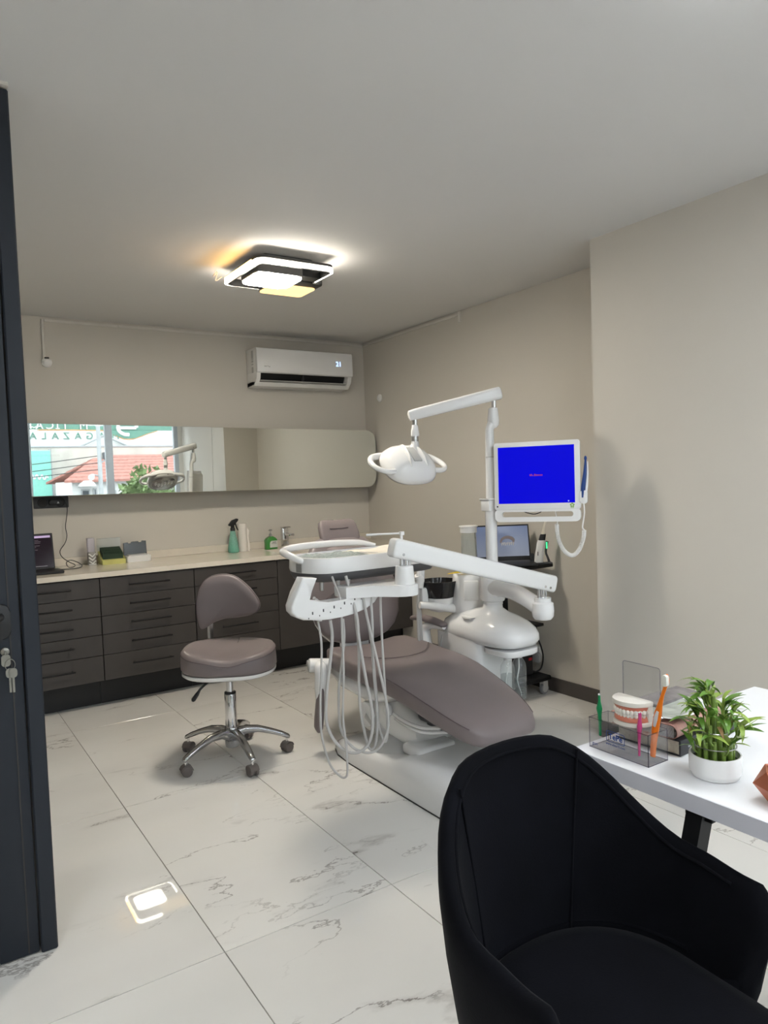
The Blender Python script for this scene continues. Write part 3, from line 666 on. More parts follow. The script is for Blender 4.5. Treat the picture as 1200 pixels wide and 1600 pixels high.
# loose things on and at the unit
cdp = thing('cup_dispenser', (2.54, 3.05, .868), 'tall clear cylinder with white lid standing on the cuspidor tower', 'dispenser')
f = B(); f.lathe([(.042, .869), (.0425, 1.085), (.0395, 1.085), (.0390, .873), (.004, .872)], (2.538, 3.045, 0), 32); f.add('clear_tube', 'pet', cdp)
f = B(); f.lathe([(.0445, 1.083), (.0455, 1.088), (.0455, 1.112), (.052, 1.115), (.05, 1.120), (.01, 1.121)], (2.538, 3.045, 0), 32); f.add('lid', 'whitem', cdp)
f = B(); f.tube([(2.385, 3.045, .872), (2.42, 3.02, .877), (2.455, 2.995, .882), (2.50, 2.965, .884)], [.004, .008, .010, .010], 10, 4, sx=.5); f.tube([(2.43, 3.03, .876), (2.49, 3.0, .877)], .010, 8, 1, sx=.35)
f.add('yellow_scaler', M('yellow_plastic', (.80, .55, .02), .4), label='small yellow plastic tool lying on the cuspidor tower rim', cat='tool')
PW = clear('bottle_water', (.84, .86, .86), .02, haze=.03)
for k, (x, y, dk) in enumerate(((2.436, 2.655, 0), (2.513, 2.655, 1))):
    bt = thing('water_bottle', (x, y, .245), ('clear water bottle under the treatment unit, left of the pair', 'clear water bottle with graduated dark side under the treatment unit, right of the pair')[k], 'bottle', group='water bottles of the treatment unit')
    z0 = .262+.01*(1-k)
    f = B(); f.lathe([(.012, z0+.006), (.022, z0), (.031, z0+.006), (.036, z0+.022), (.036, .425), (.033, .445), (.022, .465), (.0155, .473), (.0150, .492)], (x, y, 0), 28, cap=False); f.add('bottle_body', 'pet', bt, angle=60)
    f = B(); f.lathe([(.004, z0+.008), (.030, z0+.010), (.0345, z0+.024), (.0345, .40-.03*k), (.004, .40-.03*k)], (x, y, 0), 28); f.add('water', PW, bt)
    B().tube([(x, y, .49), (x+.004, y+.004, .42), (x-.012, y, .36), (x+.008, y-.004, .29), (x+.012, y, z0+.015)], .003, 6, 5).add('dip_tube', 'whitem', bt)
    f = B(); f.lathe([(.0175, .474), (.0175, .490)], (x, y, 0), 24); f.add('screw_ring', 'white', bt)
    if dk:
        f = B()
        for q in range(9): a = -1.9; f.box(-.006-.004*(q % 2), .008, -.0366, -.0360, .30+.012*q, .3015+.012*q, 0, 1, Matrix.Translation((x, y, 0)) @ Matrix.Rotation(-.4, 4, 'Z'))
        f.add('scale_marks', 'dgrey', bt, angle=0)

# ================================================================== INSTRUMENT DELIVERY ARM AND TRAY
da = thing('instrument_delivery', (1.74, 2.55, .9), 'white instrument delivery tray on a slanting arm with hanging grey hoses', 'delivery tray')
A0, A1 = Vector((1.690, 2.518, 1.103)), Vector((2.548, 2.456, .862)); ad = (A1-A0).normalized(); an = Vector((ad.y, -ad.x, 0)).normalized(); au = ad.cross(an)*-1
if au.z < 0: au = -au
AM = basis(A0, ad, au, an); Ln = (A1-A0).length
def arm_sec(x, hh, hw): return [tuple(AM @ Vector((x, a, b))) for a, b in se(hh, hw, 5, 36)]
f = B(); f.loft([arm_sec(-.012, .030, .024), arm_sec(-.009, .036, .030), arm_sec(0, .041, .034), arm_sec(Ln, .041, .034), arm_sec(Ln+.009, .036, .030), arm_sec(Ln+.012, .030, .024)]); arm = f.add('delivery_arm', 'white', da, angle=50)
for x in (.035, Ln-.062, Ln-.030):
    f = B(); f.cyl(AM @ Vector((x, -.022, .0335)), AM @ Vector((x, -.022, .0365)), .006, n=14); f.add('screw', 'chrome', arm)
f = B(); f.cyl((1.738, 2.513, .940), (1.738, 2.513, 1.022), .044, .038, n=32, bev=.004); f.add('tray_pivot', 'white', da)
f = B(); f.cyl((1.725, 2.514, 1.02), (1.725, 2.514, 1.065), .008); f.cyl((1.748, 2.512, 1.02), (1.748, 2.512, 1.06), .012); f.cyl((1.765, 2.511, 1.02), (1.765, 2.511, 1.055), .005); f.add('pivot_pins', 'chrome', da)
pb = [(1.50, 2.70), (1.50, 2.60), (1.62, 2.565)] + [(1.738+.058*math.cos(a), 2.513+.058*math.sin(a)) for a in [math.radians(d) for d in (-150, -120, -90, -60, -30, 0, 30, 60)]] + [(1.76, 2.60), (1.80, 2.70)]
f = B(); f.prism(pb, .898, .945, None, .005); f.add('tray_bracket', 'white', da)
f = B(); f.cyl((1.74, 2.53, 1.105), (1.74, 2.53, 1.155), .006); f.box(1.733, 1.752, 2.522, 2.540, 1.150, 1.166, .002, 1); f.tube([(1.745, 2.53, 1.158), (1.68, 2.57, 1.158), (1.615, 2.61, 1.156)], [.004, .004, .0055], 8, 3); f.add('brake_lever', 'white', da)
# tray body
out = [(2.03, 2.72), (1.99, 2.685), (1.70, 2.680), (1.52, 2.680), (1.455, 2.700), (1.415, 2.745), (1.393, 2.81), (1.392, 2.88), (1.415, 2.945), (1.47, 2.985), (1.60, 3.0), (1.85, 3.0), (1.99, 2.985), (2.03, 2.95)]
def smooth_poly(P, n=4):
    Q = []; m = len(P)
    for i in range(m):
        p0, p1, p2, p3 = [Vector(P[(i+k) % m]) for k in (-1, 0, 1, 2)]
        for k in range(n):
            t = k/n; Q.append(.5*((2*p1)+(p2-p0)*t+(2*p0-5*p1+4*p2-p3)*t*t+(3*p1-p0-3*p2+p3)*t**3))
    return [(q.x, q.y) for q in Q]
so = smooth_poly(out)
def shr(P, k, cx=1.71, cy=2.84, a=0.0): return [(cx+(x-cx)*(1-k/.32), cy+(y-cy)*(1-k/.16)) for x, y in P]
f = B(); f.loft([[(x, y, z) for x, y in shr(so, k)] for k, z in ((.0, .999), (-.003, 1.01), (-.001, 1.045), (.006, 1.062), (.016, 1.064), (.019, 1.056))]); tray = f.add('tray_body', 'white', da, angle=50)
f = B(); f.loft([[(x, y, z) for x, y in shr(so, k)] for k, z in ((.035, .958), (.012, .966), (.002, .984), (.001, .9985))]); f.add('tray_underside', 'dgrey', da, angle=60)
f = B(); f.prism(shr(so, .021), 1.0555, 1.0575); f.add('tray_mat', 'steel', tray)
f = B(); f.tube([(1.430, 2.800, 1.030), (1.395, 2.800, 1.052), (1.366, 2.86, 1.076), (1.385, 2.95, 1.084), (1.45, 3.01, 1.089), (1.58, 3.035, 1.092), (1.72, 3.04, 1.090), (1.83, 3.025, 1.084), (1.90, 2.99, 1.068)], [.012, .015, .016, .016, .016, .016, .016, .015, .010], 16, 6); f.add('grip_rail', 'white', da)
f = B(); f.box(-.0005, .0005, -.022, .022, -.02, .02, 0, 1, Matrix.Translation((1.386, 2.80, 1.022)) @ Matrix.Rotation(.12, 4, 'Z')); lb = f.add('type_label', 'grey', da, angle=0)
f = B()
for q in range(7): f.box(-.0009, -.0004, -.019, .019, -.017+.005*q, -.0145+.005*q, 0, 1, Matrix.Translation((1.386, 2.80, 1.022)) @ Matrix.Rotation(.12, 4, 'Z'))
f.add('label_print', 'dgrey', lb, angle=0)
# sheets on the tray
g = [[(1.70+.27*i/8, 2.70+.25*j/6+.01*math.sin(i), 1.0585+.012*(i/8)**2+.003*math.sin(i*1.3+j)) for i in range(9)] for j in range(7)]
f = B().sheet(g); bmesh.ops.solidify(f.bm, geom=f.bm.faces, thickness=.0008)
f.add('tray_paper', M('cream_paper', (.74, .69, .60), .8), label='cream paper sheet lying on the instrument tray', cat='paper')
random.seed(3)
g = [[(1.45+.25*i/10, 2.73+.20*j/7, 1.0595+random.uniform(0, .010)*(1 if 0 < i < 10 and 0 < j < 7 else .1)) for i in range(11)] for j in range(8)]
f = B().sheet(g); bmesh.ops.solidify(f.bm, geom=f.bm.faces, thickness=.0006)
f.add('plastic_pouch', clear('crumpled_film', (.80, .88, .86), .12, haze=.25), angle=0, label='crumpled clear plastic film on the left of the instrument tray', cat='film')
# instrument holder loop
hold = [(1.305, 1.008), (1.274, 0.95), (1.248, 0.897), (1.25, 0.874), (1.269, 0.852), (1.3, 0.836), (1.358, 0.828), (1.412, 0.825), (1.478, 0.827), (1.536, 0.833), (1.594, 0.843), (1.642, 0.867), (1.674, 0.908), (1.687, 0.926), (1.613, 0.934), (1.585, 0.921), (1.549, 0.909), (1.493, 0.898), (1.414, 0.896), (1.361, 0.897), (1.327, 0.904), (1.321, 0.916), (1.342, 0.952), (1.369, 0.999)]
f = B(); f.prism(hold, 0, .062, basis((0, 2.60, 0), (1, 0, 0), (0, 0, 1), (0, 1, 0)), .008, 3); hl = f.add('handpiece_holder', 'white', da, angle=50)
for k in range(6):
    p = Vector((1.340+.050*k, 2.6005, .850+.0040*k+.0012*k*k))
    f = B(); f.box(p.x-.0025, p.x+.0035, p.y-.002, p.y+.004, p.z+.004, p.z+.016, .001, 1); f.box(p.x-.02, p.x-.016, p.y-.001, p.y+.004, p.z-.012, p.z-.006, 0, 1); f.add('holder_slot', 'dgrey', hl, angle=0)
    if k: f = B(); f.cyl((p.x-.006, 2.622, p.z-.036), (p.x-.006, 2.622, p.z-.018), .009, n=12); f.add('hose_nozzle', 'white', hl)
for k, (a, b) in enumerate((((1.435, 2.66, .875), (1.395, 2.68, .905)), ((1.565, 2.66, .875), (1.515, 2.70, .935)), ((1.63, 2.66, .89), (1.655, 2.70, .93)))):
    f = B(); f.tube([a, b], [.0055, .004], 10, 1); f.cyl(b, Vector(b)+Vector((-.006, .004, .004)), .007, n=12); f.add('handpiece', 'chrome', da)
f = B()
for x in (1.44, 1.52, 1.57): f.cyl((x, 2.70, .965), (x, 2.70, .93), .010, .008, n=14)
f.add('valve_fittings', 'steel', da)
HOSES = [
[(1.379, 2.631, 0.823), (1.387, 2.624, 0.73), (1.382, 2.624, 0.614), (1.372, 2.626, 0.476), (1.371, 2.623, 0.346), (1.393, 2.606, 0.228), (1.426, 2.584, 0.175), (1.447, 2.574, 0.167), (1.457, 2.572, 0.194), (1.459, 2.58, 0.305), (1.457, 2.592, 0.42), (1.471, 2.596, 0.604), (1.476, 2.606, 0.79), (1.48, 2.613, 0.891), (1.486, 2.69, 0.985)],
[(1.431, 2.621, 0.817), (1.435, 2.617, 0.747), (1.424, 2.622, 0.645), (1.407, 2.63, 0.524), (1.399, 2.631, 0.408), (1.414, 2.621, 0.336), (1.446, 2.6, 0.283), (1.485, 2.577, 0.259), (1.521, 2.556, 0.266), (1.552, 2.541, 0.304), (1.567, 2.538, 0.372), (1.568, 2.546, 0.455), (1.556, 2.563, 0.568), (1.539, 2.577, 0.736), (1.536, 2.585, 0.83), (1.536, 2.66, 0.985)],
[(1.485, 2.609, 0.816), (1.486, 2.607, 0.741), (1.474, 2.612, 0.638), (1.459, 2.619, 0.531), (1.454, 2.619, 0.413), (1.461, 2.613, 0.342), (1.494, 2.591, 0.279), (1.526, 2.572, 0.257), (1.558, 2.554, 0.249), (1.591, 2.535, 0.265), (1.619, 2.523, 0.312), (1.634, 2.52, 0.377), (1.631, 2.53, 0.47), (1.616, 2.55, 0.598), (1.588, 2.575, 0.787), (1.584, 2.582, 0.824), (1.581, 2.61, 0.93)],
[(1.543, 2.606, 0.829), (1.549, 2.598, 0.687), (1.544, 2.598, 0.545), (1.544, 2.597, 0.45), (1.552, 2.591, 0.355), (1.568, 2.579, 0.263), (1.59, 2.569, 0.261), (1.605, 2.567, 0.325), (1.612, 2.574, 0.442), (1.611, 2.588, 0.607), (1.616, 2.59, 0.791), (1.624, 2.61, 0.92)],
[(1.596, 2.606, 0.838), (1.611, 2.592, 0.68), (1.618, 2.582, 0.489), (1.621, 2.578, 0.346), (1.641, 2.566, 0.272), (1.654, 2.560, 0.317), (1.655, 2.566, 0.435), (1.653, 2.571, 0.577), (1.658, 2.586, 0.815), (1.666, 2.594, 0.91)]]
for h, r in zip(HOSES, (.0048, .0068, .0058, .0060, .0054)):
    B().tube(h, r, 10, 6).add('hose', 'hose', da)

# ================================================================== OPERATING LAMP
ol = thing('operating_lamp', (2.2, 3.04, 1.36), 'white dental operating lamp with two loop handles on an overhead arm', 'operating lamp')
L0, L1 = Vector((2.585, 2.82, 1.812)), Vector((2.172, 3.058, 1.708)); ld = (L1-L0).normalized(); ln = Vector((ld.y, -ld.x, 0)).normalized(); lu = ln.cross(ld)
if lu.z < 0: lu = -lu
LM = basis(L0, ld, lu, ln); LL = (L1-L0).length
def la(x, hh, hw): return [tuple(LM @ Vector((x, a, b))) for a, b in se(hh, hw, 3.4, 32)]
f = B(); f.loft([la(-.010, .020, .016), la(-.006, .029, .024), la(0, .033, .028), la(.03, .033, .028), la(LL-.03, .029, .025), la(LL-.006, .026, .022), la(LL, .014, .012)]); lar = f.add('overhead_arm', 'white', ol, angle=50)
for x in (.055, LL-.04): f = B(); f.cyl(LM @ Vector((x, -.008, .0285)), LM @ Vector((x, -.008, .0295)), .0035, n=10); f.add('screw', 'black', lar)
f = B(); f.cyl((2.560, 2.835, 1.735), (2.560, 2.835, 1.785), .014); f.add('arm_spigot', 'chrome', ol)
f = B(); f.lathe([(.016, 1.738), (.024, 1.735), (.028, 1.70), (.031, 1.670), (.028, 1.648), (.016, 1.634), (.004, 1.630)], (2.555, 2.838, 0), 28); f.tube([(2.553, 2.84, 1.665), (2.532, 2.842, 1.63), (2.529, 2.842, 1.60)], [.026, .022, .023], 16, 5); f.add('knuckle', 'white', ol)
f = B(); f.cyl((2.202, 3.040, 1.655), (2.202, 3.040, 1.695), .014); f.add('yoke_spigot', 'chrome', ol)
f = B(); f.cyl((2.199, 3.042, 1.578), (2.199, 3.042, 1.606), .0185); f.add('yoke_collar', 'steel', ol)
f = B(); f.lathe([(.0195, 1.603), (.0225, 1.612), (.0185, 1.642), (.0155, 1.660), (.015, 1.662)], (2.200, 3.041, 0), 24); f.tube([(2.199, 3.042, 1.578), (2.198, 3.043, 1.555), (2.190, 3.042, 1.53), (2.176, 3.03, 1.51), (2.168, 3.015, 1.495)], [.019, .023, .027, .027, .022], 16, 5); f.add('yoke', 'white', ol, angle=60)
hc = Vector((2.158, 3.050, 1.458)); hn_ = Vector((0, .68, -.733)).normalized(); hu_ = Vector((1, 0, 0)); hv_ = hn_.cross(hu_)
HM = basis(hc, hu_, hv_, hn_)       # u across, v along the patient, w = beam direction
def hs_(w_, a, b, p, dv=0.0): return [tuple(HM @ Vector((x, y+dv, w_))) for x, y in se(a, b, p, 44)]
f = B(); f.loft([hs_(-.076, .02, .015, 2), hs_(-.074, .055, .045, 2.2), hs_(-.062, .098, .082, 2.4), hs_(-.038, .132, .110, 2.5), hs_(-.008, .149, .124, 2.6), hs_(.016, .152, .127, 2.6), hs_(.026, .147, .122, 2.6)]); lh = f.add('lamp_housing', 'white', ol, angle=60)
f = B(); f.loft([hs_(.024, .143, .118, 2.6), hs_(.042, .134, .108, 2.6), hs_(.050, .120, .095, 2.6)]); f.add('lens_rim', 'grey', ol, angle=60)
f = B(); f.loft([hs_(.0495, .116, .090, 2.6), hs_(.052, .112, .086, 2.6)]); f.add('lens', M('reflector_lens', (.5, .5, .48), .15, .8), ol)
for k in range(6):
    x = -.078+.031*k
    f = B(); f.ball(HM @ Vector((x, .02*math.sin(k*1.1), .052)), (.012, .028, .004), 14, 8, HM.to_3x3()); f.add('reflector', 'chrome', ol)
def ridge(u0, u1): return [tuple(HM @ Vector(q)) for q in ()]
for s in (-1, 1):      # raised shoulders beside the yoke slot
    f = B(); f.tube([HM @ Vector(q) for q in ((s*.050, .075, -.052), (s*.046, .03, -.071), (s*.042, -.02, -.076), (s*.036, -.06, -.066), (s*.030, -.095, -.040))], [.010, .013, .013, .012, .006], 12, 5, sx=.55, sy=1.3); f.add('housing_shoulder', 'white', lh)
f = B(); f.box(-.026, .026, -.05, .055, -.080, -.066, .006, 2, HM); f.add('yoke_plate', 'grey', lh)
f = B(); f.cyl(HM @ Vector((.025, -.114, .034)), HM @ Vector((.025, -.119, .036)), .004, n=10); f.add('sensor', 'black', ol)
for s in (-1, 1):
    f = B(); f.tube([HM @ Vector(q) for q in ((s*.112, .060, -.015), (s*.160, .068, -.018), (s*.200, .048, -.014), (s*.217, .008, -.004), (s*.208, -.040, .008), (s*.178, -.078, .016), (s*.138, -.092, .020), (s*.085, -.104, .020))], [.014, .014, .013, .014, .015, .017, .018, .014], 14, 6); f.add('grip_handle', 'white', ol)

# ================================================================== MONITOR ON THE POLE
mo = thing('monitor', (2.60, 2.62, 1.15), 'white square monitor with blue screen mounted on the unit pole', 'monitor')
mr = Vector((.581, -.814, 0)).normalized(); mn = Vector((mr.y, -mr.x, 0)); mn = mn if mn.y < 0 else -mn
tl = math.radians(2.0); mu = (Vector((0, 0, 1))*math.cos(tl) - mn*math.sin(tl)).normalized(); mn2 = mr.cross(mu)
MM = basis((2.620, 2.606, 1.350), mr, mu, mn2)
W2, H2 = .212, .200
o_ = rr(-W2, W2, -H2, H2, .028, 4); i_ = rr(-W2+.036, W2-.036, -H2+.024, -H2+.050, .012, 4)
# casing: upper part solid, lower grip with slot
f = B(); f.frame(rr(-W2, W2, -H2, -H2+.066, .024, 4), i_, -.022, .004, MM); f.prism(rr(-W2, W2, -H2+.06, H2, .012, 3), -.030, .006, MM, .003); cs = f.add('casing', 'white', mo, angle=40)
f = B(); f.prism(rr(-W2+.035, W2-.035, -H2+.10, H2-.03, .02), -.055, -.03, MM, .006); f.add('rear_housing', 'whitem', mo)
BL = M('blue_screen', (.0, .0, .01), .35, spec=.12, var=0, emit=(.0, .0, .52), estr=1.0)
f = B(); f.box(-.190, .186, -H2+.092, H2-.024, .006, .0068, 0, 1, MM); f.add('screen', BL, mo, angle=0)
RD = emis('screen_red_text', (.45, .01, .16), .55); SW = emis('screen_white_mark', (.6, .7, 1), .6)
f = B()
for q, (a_, b_, h_) in enumerate(((-.032, -.026, .009), (-.024, -.020, .010), (-.018, -.014, .004), (-.010, -.004, .010), (-.002, .003, .008), (.005, .010, .007), (.012, .017, .007), (.019, .024, .007), (.026, .031, .007))): f.box(a_, b_, .028, .028+h_, .0069, .0073, 0, 1, MM)
tag(f.add('screen_text', RD, mo, angle=0), kind='stuff')
f = B(); f.box(.152, .158, -H2+.098, -H2+.104, .0068, .0072, 0, 1, MM); f.add('screen_icon', SW, mo, angle=0)
f = B(); f.cyl(MM @ Vector((-.197, -H2+.078, .005)), MM @ Vector((-.197, -H2+.078, .0075)), .004, n=12); f.add('power_lamp', 'black', mo)
GN = M('green_logo', (.25, .42, .10), .5)
f = B()
for q in range(5):
    a = PI/2+2*PI*q/5; f.cyl(MM @ Vector((.172+.0075*math.cos(a), -H2+.080+.0075*math.sin(a), .006)), MM @ Vector((.172+.0075*math.cos(a), -H2+.080+.0075*math.sin(a), .0066)), .0045, n=10)
f.box(.164, .180, -H2+.066, -H2+.0685, .006, .0066, 0, 1, MM); f.add('logo', GN, mo)
f = B(); f.tube([MM @ Vector(q) for q in ((-.09, -H2+.064, -.02), (-.06, -H2+.048, -.015), (-.02, -H2+.038, -.012), (.01, -H2+.045, -.015), (.035, -H2+.064, -.02))], .0022, 6, 5); f.add('loose_cable', 'black', mo)
f = B(); f.box(2.476, 2.552, 2.800, 2.868, 1.205, 1.265, .008, 2); f.box(2.470, 2.560, 2.795, 2.873, 1.262, 1.270, .003, 1); f.box(2.515, 2.56, 2.74, 2.81, 1.218, 1.235, .004, 1); f.tube([(2.53, 2.765, 1.22), (2.53, 2.765, 1.27)], .012, 10, 1); f.add('pole_clamp', 'white', mo)
f = B(); f.box(-.19, -.05, -.022, .022, -.10, -.055, .006, 2, MM @ Matrix.Translation((0, -.09, 0))); f.cyl((2.545, 2.775, 1.20), (2.545, 2.775, 1.218), .014); f.add('bracket', 'dgrey', mo)
# intraoral camera in its holder on the right of the monitor
ic = thing('intraoral_camera', (2.745, 2.42, 1.255), 'dark blue intraoral camera handpiece in a white holder beside the monitor, coiled cable', 'camera')
f = B(); f.prism(rr(.208, .245, -.115, -.05, .014), -.012, .014, MM, .005); f.add('holder', 'white', ic)
BLU = M('dark_blue_plastic', (.01, .05, .22), .3)
f = B(); f.tube([MM @ Vector(q) for q in ((.222, -.085, .004), (.226, -.03, .006), (.234, .03, .006), (.238, .085, .006), (.239, .098, .008))], [.011, .0105, .0085, .005, .0045], 14, 6); f.ball(MM @ Vector((.239, .105, .010)), (.007, .007, .012), 12, 8); f.add('handpiece', BLU, ic)
f = B(); f.tube([MM @ Vector(q) for q in ((.231, -.085, -.002), (.240, -.03, -.002), (.246, .03, -.002), (.247, .09, -.002))], [.009, .007, .005, .003], 10, 5); f.add('handpiece_spine', 'white', ic)
f = B(); f.tube([MM @ Vector(q) for q in ((.226, -.115, 0), (.228, -.16, 0), (.222, -.20, .002), (.218, -.232, .004), (.228, -.245, .004))], .0035, 8, 5); f.add('straight_cable', 'whitem', ic)
# coil along a U path
pth = [Vector(q) for q in ((.226, -.245, .004), (.222, -.28, .004), (.205, -.33, .004), (.180, -.362, .004), (.155, -.365, .004), (.125, -.340, 0), (.103, -.295, -.004), (.095, -.245, -.006), (.094, -.215, -.008))]
def crv(P, n):
    out = []; m = len(P)
    for i in range(m-1):
        p0 = P[i-1] if i else P[0]*2-P[1]; p1, p2 = P[i], P[i+1]; p3 = P[i+2] if i+2 < m else P[-1]*2-P[-2]
        for k in range(n):
            t = k/n; out.append(.5*((2*p1)+(p2-p0)*t+(2*p0-5*p1+4*p2-p3)*t*t+(3*p1-p0-3*p2+p3)*t**3))
    return out+[P[-1]]
c_ = crv(pth, 60); hel = []
for i, p in enumerate(c_):
    t = (c_[min(i+1, len(c_)-1)]-c_[max(i-1, 0)]).normalized(); n1 = Vector((-t.y, t.x, 0)).normalized(); a = 2*PI*i/8.0
    hel.append(MM @ (p+n1*.0085*math.cos(a)+Vector((0, 0, 1))*.0085*math.sin(a)))
f = B(); f.tube(hel, .0026, 5, 1); f.add('coiled_cable', 'whitem', ic)
B().tube([MM @ Vector(q) for q in ((.094, -.215, -.008), (.095, -.20, -.02), (.08, -.13, -.035), (.07, -.08, -.04))], .003, 6, 4).add('lead', 'whitem', ic)

# ================================================================== MOBILE CART WITH LAPTOP AND SCANNER
ca = thing('scanner_cart', (3.15, 3.43, 0), 'black mobile cart with shelves standing against the right wall', 'cart')
f = B(); f.box(2.90, 3.335, 3.19, 3.68, .806, .826, .004, 1); f.add('top_shelf', 'blackmat', ca, angle=0)
f = B(); f.box(3.07, 3.20, 3.46, 3.54, .10, .806, .006, 1); f.add('column', 'blackmat', ca, angle=0)
f = B(); f.box(2.98, 3.315, 3.265, 3.62, .425, .443, .003, 1); f.add('middle_shelf', 'blackmat', ca, angle=0)
f = B(); f.box(2.93, 3.325, 3.22, 3.66, .088, .118, .006, 1); f.add('base', 'blackmat', ca, angle=0)
f = B(); f.box(3.10, 3.25, 3.30, 3.44, .12, .36, .008, 1); f.add('power_box', 'black', ca)
f = B(); f.box(3.205, 3.23, 3.292, 3.30, .215, .232, .002, 1); f.add('red_switch', M('red_plastic', (.45, .012, .02), .4), ca)
f = B(); f.tube([(3.06, 3.33, .446), (3.10, 3.31, .49), (3.15, 3.31, .49), (3.18, 3.33, .447)], .008, 8, 6); f.add('cable_loop', 'black', ca)
B().tube([(3.27, 3.29, .43), (3.275, 3.285, .36), (3.30, 3.28, .29), (3.325, 3.29, .22), (3.315, 3.30, .15), (3.27, 3.31, .125)], .005, 8, 5).add('power_cable', 'black', ca)
CG = M('grey_caster_rubber', (.24, .24, .25), .5)
for x, y in ((3.285, 3.25), (2.97, 3.25), (3.285, 3.63), (2.97, 3.63)):
    f = B(); f.cyl((x, y-.012, .033), (x, y+.012, .033), .032, n=24, bev=.005); wl = f.add('caster', CG, ca)
    f = B(); f.cyl((x, y-.0135, .033), (x, y+.0135, .033), .020, n=20); f.add('hub', 'grey', wl)
    f = B(); f.box(x-.020, x+.020, y-.018, y-.0145, .03, .075, .003, 1); f.box(x-.020, x+.020, y+.0145, y+.018, .03, .075, .003, 1); f.box(x-.022, x+.022, y-.018, y+.018, .066, .088, .004, 1); f.add('fork', 'grey', wl)
lp = thing('laptop', (3.13, 3.40, .826), 'black laptop showing a scanned tooth arch on the cart top', 'laptop')
lr = Vector((.833, -.554, 0)); ly = Vector((.554, .833, 0))
LP = basis((3.145, 3.435, .827), lr, ly, (0, 0, 1))
f = B(); f.box(-.175, .175, -.215, .0, 0, .018, .004, 2, LP); f.add('keyboard_base', 'black', lp)
f = B(); f.box(-.15, .15, -.10, -.02, .018, .0195, 0, 1, LP); f.add('keys', 'dgrey', lp, angle=0)
SM = LP @ Matrix.Translation((0, .0, .016)) @ Matrix.Rotation(math.radians(-16), 4, 'X')
f = B(); f.box(-.175, .175, -.004, .006, 0, .232, .003, 1, SM); f.add('lid', 'black', lp)
def screen_grad(name, c0, c1, strength):
    m = bpy.data.materials.new(name); m.use_nodes = True; nt = m.node_tree; b = nt.nodes['Principled BSDF']
    tc = nt.nodes.new('ShaderNodeTexCoord'); sx_ = nt.nodes.new('ShaderNodeSeparateXYZ'); cr = nt.nodes.new('ShaderNodeValToRGB')
    lnk(nt, tc.outputs['Generated'], sx_.inputs[0]); lnk(nt, sx_.outputs['Z'], cr.inputs[0]); cr.color_ramp.elements[0].color = (*c0, 1); cr.color_ramp.elements[1].color = (*c1, 1)
    b.inputs['Base Color'].default_value = (.01, .01, .012, 1); b.inputs['Roughness'].default_value = .15
    lnk(nt, cr.outputs[0], b.inputs['Emission Color']); b.inputs['Emission Strength'].default_value = strength
    return m
f = B(); f.box(-.166, .166, -.0048, -.004, .026, .222, 0, 1, SM); f.add('screen', screen_grad('scan_screen', (.17, .19, .24), (.10, .13, .22), .8), lp, angle=0)
AR = emis('scan_arch_grey', (.20, .16, .15), .5); AR2 = emis('scan_tooth_light', (.36, .35, .34), .6)
f = B()
for k in range(11): a = PI*k/10; f.ball(SM @ Vector((.035+.040*math.cos(a), -.0055, .122+.026*math.sin(a))), (.015, .001, .012), 10, 6)
f.add('scan_arch', AR, lp)
f = B()
for k in range(7): f.ball(SM @ Vector((-.002+.012*k, -.0062, .105+.002*(k % 2))), (.008, .0008, .012), 10, 6)
f.add('scan_teeth', AR2, lp)
sc = thing('intraoral_scanner', (3.285, 3.215, .826), 'white handheld intraoral scanner with black collar on a dock at the cart edge', 'scanner')
DX = basis((3.262, 3.225, .827), lr, ly, (0, 0, 1))
f = B(); f.box(-.03, .07, -.02, .03, 0, .010, .003, 1, DX); f.tube([DX @ Vector(q) for q in ((.055, .012, .008), (.045, .012, .04), (.035, .012, .075), (.045, .012, .14))], [.008, .007, .007, .009], 10, 4); f.add('dock', 'dgrey', sc)
SGN = emis('green_status_light', (.05, .9, .25), 1.6)
f = B(); f.box(.034, .042, -.004, 0, .095, .135, .001, 1, DX); f.add('status_light', SGN, sc)
def scs(z, dx, wa, wb): return [tuple(DX @ Vector((dx+a, b-.005, z))) for a, b in se(wa, wb, 2.6, 24)]
f = B(); f.loft([scs(.011, -.018, .030, .018), scs(.02, -.018, .032, .02), scs(.05, -.012, .028, .02), (scs(.09, -.004, .026, .021)), scs(.125, .002, .027, .021), scs(.148, .008, .024, .019)]); f.add('grip', 'whitem', sc, angle=60)
f = B(); f.loft([scs(.146, .008, .020, .017), scs(.182, .016, .018, .015), scs(.186, .017, .016, .014)]); f.add('collar', 'black', sc, angle=60)
f = B(); f.tube([DX @ Vector(q) for q in ((.017, -.005, .184), (.024, -.005, .22), (.034, -.005, .258), (.043, -.005, .272), (.056, -.005, .276))], [.012, .010, .0075, .006, .005], 12, 5); f.add('tip', M('ivory_tip', (.72, .66, .57), .4), sc)
f = B(); f.box(-.024, -.020, -.0275, -.024, .055, .08, .001, 1, DX); f.add('button', 'black', sc)
f = B(); f.box(-.065, -.045, -.02, .0, 0, .07, .003, 1, DX); f.add('scanner_clip', 'black', sc)
wp = thing('wall_adapter', (XR, 3.385, .19), 'white power adapter plugged into the right wall behind the cart', 'adapter')
f = B(); f.prism(rr(-3.435, -3.345, .20, .275, .015), 0, .035, basis((XR, 0, 0), (0, -1, 0), (0, 0, 1), (-1, 0, 0)), .006); f.add('body', 'whitem', wp)
f = B(); f.prism(rr(-3.38, -3.32, .175, .235, .012), .0355, .06, basis((XR, 0, 0), (0, -1, 0), (0, 0, 1), (-1, 0, 0)), .006); f.add('plug', 'grey', wp)
